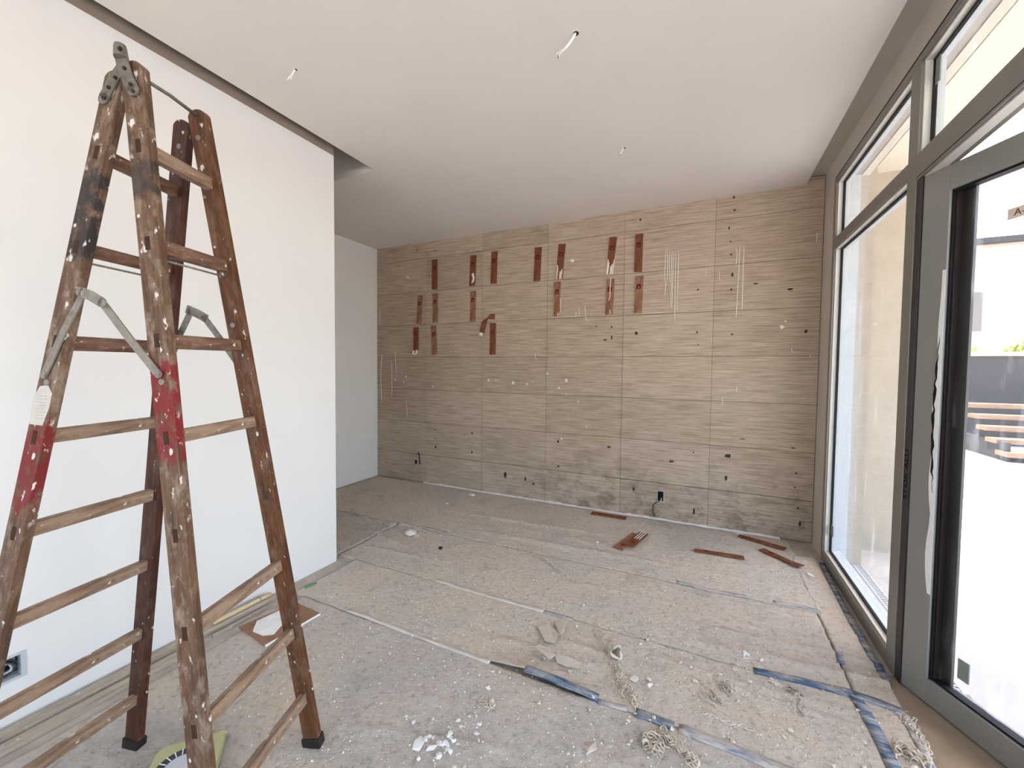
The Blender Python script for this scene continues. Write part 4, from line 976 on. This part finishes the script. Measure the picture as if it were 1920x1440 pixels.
# ------------------------------------------------------------------ rubble on the floor
def chunk_mesh(seed, flat):
    r_ = random.Random(seed); bm = bmesh.new()
    for _ in range(14):
        v = Vector((r_.gauss(0, 1), r_.gauss(0, 1), r_.gauss(0, 1))).normalized(); v.x *= r_.uniform(.7, 1.15); v.z *= flat; v.y *= r_.uniform(.5, .9); bm.verts.new(v)
    ret = bmesh.ops.convex_hull(bm, input=bm.verts)
    bmesh.ops.delete(bm, geom=[g for g in ret['geom_interior'] if isinstance(g, bmesh.types.BMVert)], context='VERTS')
    zmin = min(v.co.z for v in bm.verts)
    for v in bm.verts: v.co.z -= zmin
    me = bpy.data.meshes.new('plaster_chip'); bm.to_mesh(me); bm.free(); me.materials.append(M['plaster']); return me
LABC = 'loose chip'
CH = [chunk_mesh(s, (.35, .5, .25, .6)[s % 4]) for s in range(12)]
def chip(x, y, s, lab, grp, mat=None, rz=None, nm='plaster_chip', i=None):
    o = bpy.data.objects.new(nm, CH[random.randrange(12) if i is None else i]); COL.objects.link(o)
    if mat:
        o.data = o.data.copy(); o.data.materials[0] = M[mat]
    o.location = (x, y, height(x, y) - s * .06); o.scale = (s, s, s); o.rotation_euler.z = random.uniform(0, 6.28) if rz is None else rz
    if lab == LABC:
        lab = ('small pale plaster chip on the covering strip by the window sill' if x > .668 else 'small pale plaster chip on the widest sheet before the ladder' if y < 1.79 else 'small pale plaster chip on the narrow sheet behind the lifted tape' if y < 2.32
               else 'small pale plaster chip near the alcove entrance' if x < -1.9 else 'small pale plaster chip on the sheet with long folds' if y < 3.044 else 'small pale plaster chip on the sheet along the tile wall')
    return tag(o, lab, 'plaster chip', grp)
placed = 0
while placed < 170:
    x, y = random.uniform(-1.7, .78), random.uniform(1.0, 4.1)
    if y > 2.4 and random.random() < .62: continue
    if x < -1.0 and random.random() < .4: continue
    d = math.hypot(x, y); s = random.choice((.005, .006, .007, .009, .012)) * random.uniform(.8, 1.3) * (.8 + .15 * y)
    chip(x, y, s, LABC, 'small plaster chips on the floor'); placed += 1
for k in range(75): chip(random.uniform(-.95, .76), random.uniform(1.25, 2.6), random.uniform(.006, .015), LABC, 'small plaster chips on the floor')
for k in range(14): chip(random.uniform(-3.6, -1.9), random.uniform(2.5, 4.1), random.uniform(.008, .016), LABC, 'small plaster chips on the floor')
# fine crumbs nobody could count
cr_ = MB()
for k in range(7500):
    x, y = random.uniform(-2.2, .85), random.uniform(.9, 4.2)
    if y > 2.6 and random.random() < .5: continue
    s = random.uniform(.0016, .0036) * random.choice((1, 1, 1, 1.7)); z = height(x, y); a = random.uniform(0, 6.28); c_, s_ = math.cos(a) * s, math.sin(a) * s
    cr_.add([(x + c_, y + s_, z), (x - s_, y + c_, z), (x - c_ * 1.2, y - s_ * 1.2, z), (x + s_, y - c_, z), (x, y, z + s * .9)], [(0, 1, 4), (1, 2, 4), (2, 3, 4), (3, 0, 4)])
o = cr_.build('plaster_crumbs', 'plaster', loc=(-.7, 2.4, 0), kind='stuff'); tag(o, 'fine plaster crumbs sprinkled over the floor sheets', 'crumbs')
# larger single chips
for (px, py, s, lab, mt) in [(1190, 1271, .028, 'blocky cream plaster lump right of the fibre ridge', None), (1216, 1283, .022, 'pointed plaster lump beside the blocky cream lump', None), (787, 1393, .036, 'flat white plaster flake topping the chip heap', 'dust_white'),
                             (810, 1402, .030, 'square white plaster flake in the chip heap', 'dust_white'), (770, 1000, .085, 'large flat white plaster flake near the alcove', 'dust_white'), (783, 1004, .03, 'small bright flake stuck to the large flat flake', 'dust_white'),
                             (826, 1028, .026, 'dark brown pebble-like lump on the bare middle sheet', 'tenon'), (923, 1312, .020, 'beige shell-shaped chip left of the lifted tape', None), (885, 928, .045, 'flat white flake lying near the tile wall foot', 'dust_white'),
                             (838, 944, .04, 'upright white chip in the far left of the floor', 'dust_white'), (1110, 1402, .040, 'grey cone-shaped dust heap in front of the crumpled clump', 'paper'), (1428, 1236, .020, 'white hooked plaster sliver in front of the folds', 'dust_white'),
                             (1518, 1078, .035, 'white flake beside the upturned brown strip', 'dust_white'), (1385, 1000, .04, 'white plaster lump in the dust bank', 'dust_white'), (915, 1290, .016, 'beige chip just left of the lifted tape end', None), (1245, 1106, .02, 'pale curl-shaped chip beside the faded tape', None)]:
    p = fl(px, py, .01); o = chip(p.x, p.y, s, lab, 'larger plaster pieces on the floor', mt); o.scale.z = s * (.55 if s > .03 else .9)
for k in range(34):
    a = random.uniform(0, 6.28); r_ = abs(random.gauss(0, 1)); p = fl(830, 1398, .0)
    chip(p.x + .09 * r_ * math.cos(a), p.y + .07 * r_ * math.sin(a), random.uniform(.006, .016), 'white plaster crumb in the chip heap before the ladder', 'crumbs of the chip heap', 'dust_white')

def clump(pxs, lab, spread=.02, n=26, r=.0022, hgt=.014, mat='fibre', cat='fibre clump', seglen=.045, nm='fibre_clump'):
    """a knot of dried wavy strands following a pixel path on the floor"""
    path = [fl(x, y, .004) for x, y in pxs]; b = MB()
    L = [0]
    for p, q in zip(path, path[1:]): L.append(L[-1] + (q - p).length)
    def along(t):
        s = t * L[-1]
        for i in range(len(path) - 1):
            if s <= L[i + 1] or i == len(path) - 2:
                return path[i].lerp(path[i + 1], (s - L[i]) / max(1e-6, L[i + 1] - L[i])), (path[i + 1] - path[i]).normalized()
    for k in range(n):
        t0 = random.random(); pts = []; off = random.gauss(0, spread); z0 = random.uniform(0, hgt); ph = random.uniform(0, 6); ln = min(1, seglen / max(.01, L[-1]))
        for j in range(9):
            t = min(1, max(0, t0 + (j / 8 - .5) * ln)); p, d = along(t); q = Vector((-d.y, d.x, 0))
            w = off + .006 * math.sin(ph + j * .9) + random.uniform(-.003, .003); P_ = p + q * w; P_.z = height(P_.x, P_.y) + .001 + z0 * math.sin(math.pi * j / 8); pts.append(P_)
        if (pts[0] - pts[-1]).length > .004:
            if k % 3: b.ribbon(pts, Vector((random.uniform(-1, 1), random.uniform(-1, 1), random.uniform(.2, .9))), r * random.uniform(1.2, 3.0), .0010)
            else: b.tube(pts, r * random.uniform(.6, 1.3), 5)
    c = path[len(path) // 2]; o = b.build(nm, mat, loc=(c.x, c.y, height(c.x, c.y)), smooth=True); return tag(o, lab, cat, 'dried fibre clumps on the floor')
clump([(1118, 1182), (1128, 1200), (1142, 1222), (1150, 1250), (1160, 1270)], 'brown fibre ridge running up to the crumpled paper ring', .018, 46, .002, .012)
clump([(1160, 1275), (1172, 1295), (1185, 1312), (1198, 1330)], 'wiry brown fibre clump behind the clean blue tape length', .016, 40, .0022, .02)
clump([(1205, 1392), (1225, 1398), (1245, 1405)], 'looped brown fibre knot at the near sheet edge', .025, 34, .003, .028)
clump([(1232, 1372), (1262, 1400), (1285, 1420), (1310, 1438)], 'long ruffled fibre ridge beside the looped knot', .016, 44, .0028, .022)
clump([(1352, 1282), (1362, 1292), (1372, 1300)], 'comb-striped pale clump on the right-hand sheet', .018, 22, .0032, .018, 'paper')
clump([(1478, 1290), (1492, 1298), (1500, 1308)], 'forked pale clump behind the cross of blue tape', .014, 16, .003, .016, 'paper')
clump([(1495, 1312), (1500, 1328), (1505, 1345)], 'thin crumb trail below the forked clump', .008, 16, .002, .006, 'paper')
clump([(1676, 1402), (1700, 1412), (1722, 1424), (1745, 1436)], 'ragged pale rubble ridge beside the door threshold', .022, 48, .003, .028)
clump([(1700, 1345), (1712, 1370), (1728, 1395), (1745, 1415)], 'crumbly debris line along the door threshold', .012, 40, .0024, .010, 'plaster')
clump([(1375, 1228), (1392, 1232), (1402, 1228)], 'small white twisted shavings near the window folds', .008, 8, .003, .010, 'dust_white')
clump([(900, 1312), (912, 1318), (920, 1330)], 'yellowish dried glue string left of the lifted tape', .016, 12, .003, .014)
clump([(985, 1030), (1010, 1043), (1040, 1062), (1062, 1078), (1080, 1095)], 'long thin debris trail crossing the far joint', .012, 52, .0022, .008)
clump([(648, 958), (690, 968), (720, 985)], 'cracked paper ridge in the alcove entrance', .03, 30, .003, .010, 'paper')
clump([(700, 1010), (716, 1000), (730, 992)], 'torn paper ridge beside the large flat flake', .02, 18, .003, .014, 'paper')
clump([(1330, 1290), (1325, 1310), (1345, 1322)], 'curly pale scraps left of the striped clump', .02, 14, .0028, .010, 'paper')
clump([(1440, 1275), (1470, 1290)], 'low pale ridge along the taped joint', .006, 14, .002, .004, 'plaster')
clump([(1310, 1335), (1350, 1352), (1390, 1362), (1430, 1380)], 'crumb line crossing the right-hand sheet', .006, 36, .0018, .004, 'plaster')

# torn sheet flaps near the lifted tape
def flap(pxs, curl, lab):
    P_ = [fl(x, y, .01) for x, y in pxs]; c = sum(P_, Vector()) / len(P_); b = MB()
    vs = []
    for i, p in enumerate(P_): vs.append(Vector((p.x, p.y, height(p.x, p.y) + .006 + 1.6 * curl[i])))
    b.prism(vs, (0, 0, -.0025))
    o = b.build('torn_flap', 'paper', loc=(c.x, c.y, height(c.x, c.y))); return tag(o, lab, 'paper scrap', 'torn paper flaps by the lifted tape')
flap([(1003, 1226), (1030, 1248), (1042, 1238), (1034, 1222), (1010, 1220)], [.022, .020, .016, .006, .010], 'folded grey paper flap with a dark shadow at its left end')
flap([(1009, 1178), (1030, 1170), (1048, 1196), (1040, 1210), (1022, 1204)], [.004, .004, .006, .008, .004], 'torn grey paper flap with a pale upper edge')
flap([(1040, 1168), (1062, 1166), (1058, 1190), (1050, 1198)], [.002, .004, .010, .008], 'small upright-edged paper flap next to the pale tape end')
flap([(1040, 1232), (1066, 1238), (1090, 1252), (1086, 1258), (1062, 1252), (1044, 1244)], [.002, .006, .012, .010, .004, .002], 'long low paper flap right of the folded one')
flap([(1036, 1262), (1062, 1268), (1066, 1280), (1050, 1276), (1034, 1270)], [.008, .012, .016, .010, .008], 'paper flap just behind the lifted blue tape')
# crumpled paper ring
pc = fl(1152, 1228, .01); rgm = MB(); n = 16; vs = []; fs = []
axr = Vector((.55, -.75, .35)).normalized(); s1_ = axr.orthogonal().normalized(); s2_ = axr.cross(s1_)
for j, (o_, r_) in enumerate(((-.026, .022), (-.008, .026), (.012, .021), (.024, .024), (.022, .017), (.0, .015), (-.020, .012))):
    for k in range(n):
        a = 2 * math.pi * k / n; rr = 1.35 * r_ * (1 + .22 * math.sin(3 * a + j) + .12 * random.uniform(-1, 1)); vs.append(pc + Vector((0, 0, .024)) + axr * (1.35 * o_ + .005 * math.sin(2 * a)) + (s1_ * math.cos(a) + s2_ * math.sin(a)) * rr)
for j in range(6):
    for k in range(n): fs.append((j * n + k, j * n + (k + 1) % n, (j + 1) * n + (k + 1) % n, (j + 1) * n + k))
tag(rgm.add(vs, fs).build('paper_ring', 'paper', loc=(pc.x, pc.y, .004)), 'crumpled paper ring with a dark opening on the fibre ridge', 'paper scrap')
